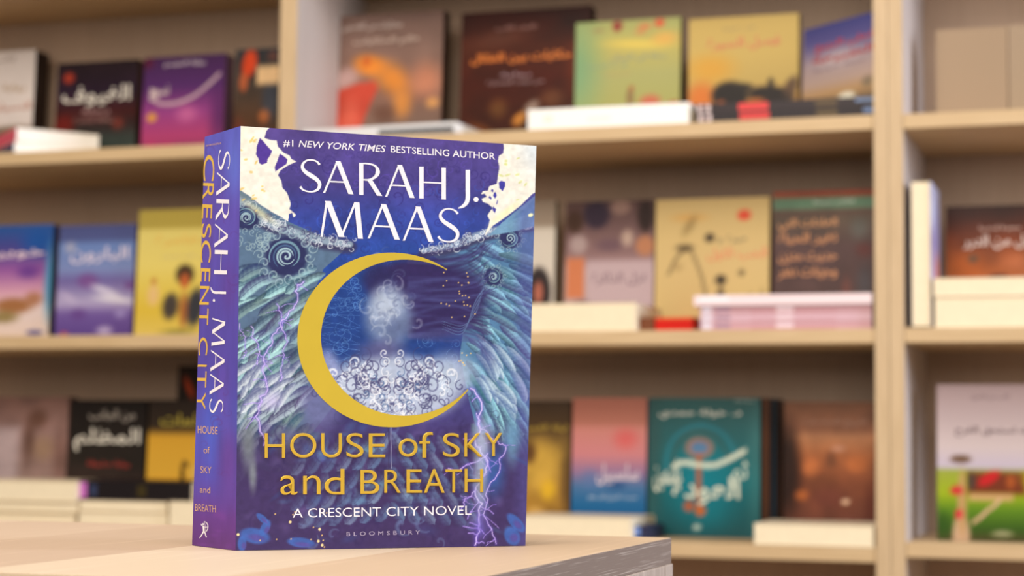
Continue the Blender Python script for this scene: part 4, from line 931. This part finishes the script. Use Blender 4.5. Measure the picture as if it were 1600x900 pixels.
standing('yellow book with a dark top and a tiny lone figure, lower left shelf', 230, 352, 625, SC, .158, .02, (60, 44, 20),
    [('g', [(0, (50, 40, 34)), (.22, (56, 44, 34)), (.3, (220, 166, 54)), (.6, (228, 176, 62)), (1, (220, 166, 52))]), ('b', .46, .68, .04, .22, (60, 42, 24), .95, .5, 0), ('b', .5, .52, .05, .03, (60, 42, 24), .9, .5, 30), ('b', .65, .6, .14, .14, (228, 196, 120), .7, .9, 0)],
    [('الكلمات', .5, .16, .7, .1, (190, 170, 60))])
standing('taller dark book with a glowing orange edge behind the lone figure cover', 274, 350, 572, SC, .2, .02, (40, 24, 18),
    [('g', [(0, (40, 30, 26)), (1, (34, 26, 22))]), ('b', .24, .14, .2, .06, (176, 62, 26), .95, .7, 30), ('b', .3, .27, .16, .06, (190, 80, 36), .95, .7, 0)])
zz = SC
for i, (xl, xr, yt, d, lab) in enumerate(((-60, 118, 800, .008, 'lowest cream page-out book of the far left stack on the lower shelf'), (-70, 122, 783, .004, 'middle cream page-out book of the far left stack on the lower shelf'), (-55, 120, 751, .0, 'topmost thick cream page-out book of the far left stack on the lower shelf'))):
    b_, zz = lying(lab, xl, xr, yt, zz, d, .15, pages='cream', cover=(232, 206, 160) if i < 2 else (244, 226, 196), group='cream books stacked at the far left of the lower shelf')
b_, z1 = lying('lower of the two cream page-out books beneath the black paperback', 122, 262, 800, SC, .006, .15, pages='cream', cover=(226, 196, 150), group='cream books beneath the black paperback')
b_, z1 = lying('upper of the two cream page-out books beneath the black paperback', 124, 261, 783, z1, .004, .15, pages='cream', cover=(240, 220, 188), group='cream books beneath the black paperback')
lying('black paperback with violet end lying on the cream books, lower left', 124, 300, 752, z1, .012, .14, front='spine', cover=(30, 24, 26), deco=((0, .07, .1, .9, (190, 110, 186)), (.1, .16, .2, .8, (52, 60, 90)), (.52, .6, .2, .8, (60, 50, 24))))
lying('cream page-out book half hidden by the spine of the large novel', 264, 352, 784, SC, .0, .15, pages='cream', cover=(240, 222, 190))
# ---- lower shelf, middle bay
standing('brown book with a golden yellow moonlike picture, right of the large novel', 775, 889, 626, SC, .165, .02, (66, 48, 36),
    [('g', [(0, (74, 56, 40)), (.2, (84, 62, 36)), (.4, (170, 136, 60)), (.8, (166, 124, 48)), (1, (110, 84, 54))]), ('b', .6, .5, .36, .28, (206, 166, 70), .9, .7, 0), ('b', .72, .68, .16, .12, (214, 172, 40), .9, .8, 0), ('b', .45, .4, .14, .12, (70, 40, 24), .8, .7, 0), ('b', .55, .85, .18, .07, (206, 166, 90), .9, .7, 0), ('b', .95, .6, .1, .5, (84, 60, 40), .7, .9, 0), ('m', 5, 25, .3)],
    [('ليلة القمر', .68, .21, .56, .06, (186, 156, 40))])
standing('pink to blue gradient book with a fine white script title', 893, 1009, 622, SC, .16, .03, (90, 110, 150),
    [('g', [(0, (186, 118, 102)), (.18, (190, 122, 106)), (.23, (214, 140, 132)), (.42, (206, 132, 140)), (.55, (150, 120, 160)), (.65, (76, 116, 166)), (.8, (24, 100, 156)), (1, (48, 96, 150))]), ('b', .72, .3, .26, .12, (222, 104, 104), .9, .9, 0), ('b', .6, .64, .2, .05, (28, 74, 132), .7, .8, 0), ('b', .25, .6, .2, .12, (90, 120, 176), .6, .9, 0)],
    [('سلسبيل', .62, .56, .56, .16, (222, 206, 220)), ('حديث الروح كل يوم', .56, .73, .66, .04, (180, 200, 224))])
teal = standing('teal book with an ornate key and bold white script title', 1013, 1187, 622, SC, .155, .016, (30, 58, 66),
    [('g', [(0, (52, 96, 98)), (.3, (40, 100, 106)), (.6, (16, 112, 124)), (1, (26, 78, 84))]), ('b', .5, .62, .42, .5, (0, 134, 156), .75, .9, 0), ('b', .04, .5, .14, .8, (54, 84, 84), .7, .9, 0), ('b', .97, .5, .14, .8, (66, 120, 122), .6, .9, 0),
     ('l', curve_pts([(.16, .62), (.17, .4), (.27, .26), (.47, .2), (.67, .26), (.8, .42)], 6), .04, (46, 134, 156), .8, .7), ('l', curve_pts([(.2, .55), (.24, .38), (.34, .27), (.47, .24), (.6, .28), (.72, .42)], 6), .03, (76, 90, 84), .7, .7),
     ('b', .46, .36, .15, .09, (166, 122, 108), .95, .3, 0), ('b', .46, .36, .1, .055, (84, 130, 176), .95, .4, 0), ('l', [(.46, .42), (.46, .8)], .055, (176, 98, 62), .95, .4), ('b', .37, .78, .06, .05, (180, 96, 66), .95, .4, 0), ('b', .47, .81, .06, .05, (206, 106, 52), .95, .4, 0),
     ('l', curve_pts([(.22, .5), (.32, .47), (.55, .49), (.7, .45), (.86, .38)], 6), .045, (226, 232, 214), .97, .35), ('b', .44, .93, .045, .03, (190, 206, 196), .95, .5, 0), ('m', 5, 31, .12)],
    [('د. خولة حمدي', .46, .115, .74, .07, (226, 226, 214)), ('ياسمين', .17, .56, .24, .24, (226, 232, 214)), ('العودة', .52, .67, .6, .2, (222, 230, 212)), ('ثم', .82, .55, .14, .2, (206, 224, 210)), ('رواية', .86, .02, .18, .02, (170, 190, 186))], lean=1.5)
for k, (xr, d, c) in enumerate(((1200, .176, (92, 56, 36)), (1211, .203, (36, 52, 66)), (1220, .230, (70, 42, 30)))):
    standing(['brown book directly behind the teal key book, only its side showing', 'slate blue book second behind the teal key book', 'dark brown book furthest behind the teal key book'][k], 1030+k*8, xr, 622+k, SC, d, .024, c,
        [('g', [(0, c), (1, c)]), ('m', 5, k, .3)], lean=1.5, group='books standing behind the teal key book')
standing('russet brown book with an old carved figure picture, beside the right divider', 1224, 1366, 628, SC, .158, .03, (40, 20, 12),
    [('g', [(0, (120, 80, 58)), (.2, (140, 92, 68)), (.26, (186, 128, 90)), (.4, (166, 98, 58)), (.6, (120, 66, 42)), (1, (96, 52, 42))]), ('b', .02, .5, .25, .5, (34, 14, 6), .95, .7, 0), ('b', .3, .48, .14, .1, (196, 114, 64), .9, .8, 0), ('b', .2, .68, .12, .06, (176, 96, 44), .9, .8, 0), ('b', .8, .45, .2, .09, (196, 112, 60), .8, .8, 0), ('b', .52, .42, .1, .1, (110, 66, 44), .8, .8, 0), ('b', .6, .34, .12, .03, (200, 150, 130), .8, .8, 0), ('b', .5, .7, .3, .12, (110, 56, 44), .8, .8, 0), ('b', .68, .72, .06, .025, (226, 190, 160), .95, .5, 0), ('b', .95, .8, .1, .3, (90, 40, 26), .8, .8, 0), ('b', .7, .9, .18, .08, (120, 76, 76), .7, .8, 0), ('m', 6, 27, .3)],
    [('تاريخ الحضارة', .56, .15, .7, .06, (150, 104, 80))])
lying('thick cream page-out book lying at the foot of the pink and blue cover', 800, 986, 808, SC, .004, .15, pages='cream', cover=(240, 226, 200))
lying('small blue ended book beside the cream pages behind the table corner', 987, 1014, 812, SC, .03, .1, front='spine', cover=(46, 48, 76), deco=((.05, .5, .3, .9, (110, 140, 206)),), T=.022, end=True)
lying('thick cream page-out book lying at the foot of the russet book', 1177, 1366, 820, SC, .0, .15, pages='cream', cover=(246, 232, 206))
# ---- right hand bookshelf
standing('plain beige board book on the upper shelf at the right edge', 1462, 1574, 44, RA, .11, .02, (150, 128, 104), [('g', [(0, (158, 134, 108)), (1, (160, 136, 110))])], lean=1, group=None)
standing('second plain beige board book, cut by the right edge of the photo', 1576, 1690, 36, RA, .11, .02, (150, 128, 104), [('g', [(0, (158, 136, 112)), (1, (160, 138, 112))])], lean=1)
root, _z = None, None
def upright_edge(label, xl, xr, yt, z, dY, D, cover, side):
    Y = YF+dY; L = at(xl, yt, Y); R = at(xr, yt, Y); W = R[0]-L[0]; H = L[2]-z
    r = empty('book', ((L[0]+R[0])/2, Y, z+.0003), (0, 0, 0)); tag(r, label, 'book')
    m = MB(); c = .0007
    m.box(-W/2, -W/2+c, 0, D, 0, H, lin(cover)); m.box(-W/2, W/2, D-c, D, 0, H, lin(cover))
    p = Paint(*np.meshgrid(np.linspace(0, 1, 30), np.linspace(0, 1, 50)), (200, 200, 214)); p.aa = 1/50
    for o in side: getattr(p, {'g': 'vgrad', 'b': 'blob'}[o[0]])(*o[1:])
    P = np.zeros((50, 30, 3)); P[..., 0] = W/2; P[..., 1] = np.linspace(0, D, 30)[None]; P[..., 2] = np.linspace(H, 0, 50)[:, None]
    m.grid(P, p.lin()); m.box(W/2-c, W/2-.0001, 0, D, 0, H, lin((210, 208, 216)))
    m.build('cover', PRINT, r, colors=True)
    a = MB(); a.box(-W/2+c*1.2, W/2-c*1.2, .001, D-.001, .002, H-.002); a.build('pages', PAGES['cream'], r)
upright_edge('upright book with cream pages outwards standing alone at the left of the right bookshelf', 1423, 1453, 283, RB, .004, .14, (150, 140, 150),
    [('g', [(0, (190, 190, 214)), (.4, (150, 140, 180)), (1, (226, 216, 224))]), ('b', .7, .6, .3, .2, (206, 110, 76), .9, .7, 0), ('b', .2, .2, .3, .2, (226, 230, 244), .8, .8, 0)])
standing('chestnut brown book with white title above the stacked pages, right edge', 1477, 1640, 320, RB, .158, .025, (60, 22, 8),
    [('g', [(0, (44, 16, 8)), (.1, (62, 24, 12)), (.25, (110, 50, 22)), (.5, (150, 78, 32)), (.62, (176, 100, 46)), (1, (140, 80, 40))]), ('b', .2, .5, .3, .2, (170, 84, 24), .8, .9, 0), ('b', .26, .42, .07, .05, (96, 70, 50), .9, .6, 0), ('b', .7, .45, .3, .12, (176, 100, 60), .8, .9, 0), ('b', .5, .57, .14, .05, (60, 26, 12), .8, .8, 0), ('m', 5, 30, .3)],
    [('اجمل من الدرر', .56, .29, .78, .11, (214, 196, 186)), ('مجموعة قصصية', .52, .18, .4, .05, (186, 150, 136))])
b_, zz = lying('lower cream page-out book of the pair below the chestnut book', 1459, 1650, 463, RB, .004, .15, pages='cream', cover=(232, 216, 196), group='cream books below the chestnut book')
lying('upper cream page-out book of the pair below the chestnut book', 1457, 1655, 433, zz, .002, .15, pages='cream', cover=(236, 222, 204), group='cream books below the chestnut book')
standing('lilac and green book with a red and wooden toy-like barrow picture', 1463, 1632, 601, RC, .07, .025, (60, 60, 40),
    [('g', [(0, (160, 138, 140)), (.15, (176, 156, 158)), (.4, (200, 184, 184)), (.53, (190, 178, 196)), (.555, (150, 160, 60)), (.7, (150, 170, 20)), (.8, (90, 130, 20)), (.92, (50, 84, 14)), (1, (70, 60, 30))]),
     ('b', .22, .96, .1, .16, (196, 160, 130), .95, .4, 0), ('b', .23, .76, .05, .26, (186, 146, 96), .95, .4, 0), ('b', .22, .48, .13, .035, (100, 70, 44), .95, .5, 0), ('b', .18, .68, .08, .04, (200, 40, 50), .95, .5, 0), ('b', .2, .83, .05, .04, (206, 44, 60), .95, .5, 0), ('r', .28, .82, .56, .7, (110, 40, 18), .95, .04), ('b', .48, .6, .14, .05, (196, 24, 30), .95, .5, -20), ('b', .68, .62, .06, .06, (170, 84, 30), .9, .6, 0), ('b', .32, .62, .05, .08, (66, 56, 50), .9, .6, 0), ('r', .3, .7, .7, .74, (206, 160, 120), .95, .03), ('l', [(.34, .88), (.58, .74)], .035, (214, 170, 140), .95, .5), ('b', .6, .95, .14, .025, (160, 156, 120), .9, .6, 0), ('b', .98, .92, .05, .1, (226, 200, 150), .9, .5, 0), ('b', .9, .6, .2, .1, (190, 196, 10), .6, .9, 0), ('b', .05, .9, .12, .14, (40, 76, 14), .8, .9, 0)],
    [('لانك تستحق الفرح', .56, .3, .78, .07, (74, 46, 56)), ('كاتب من الشرق', .5, .08, .36, .04, (120, 96, 104))], lean=1.5)
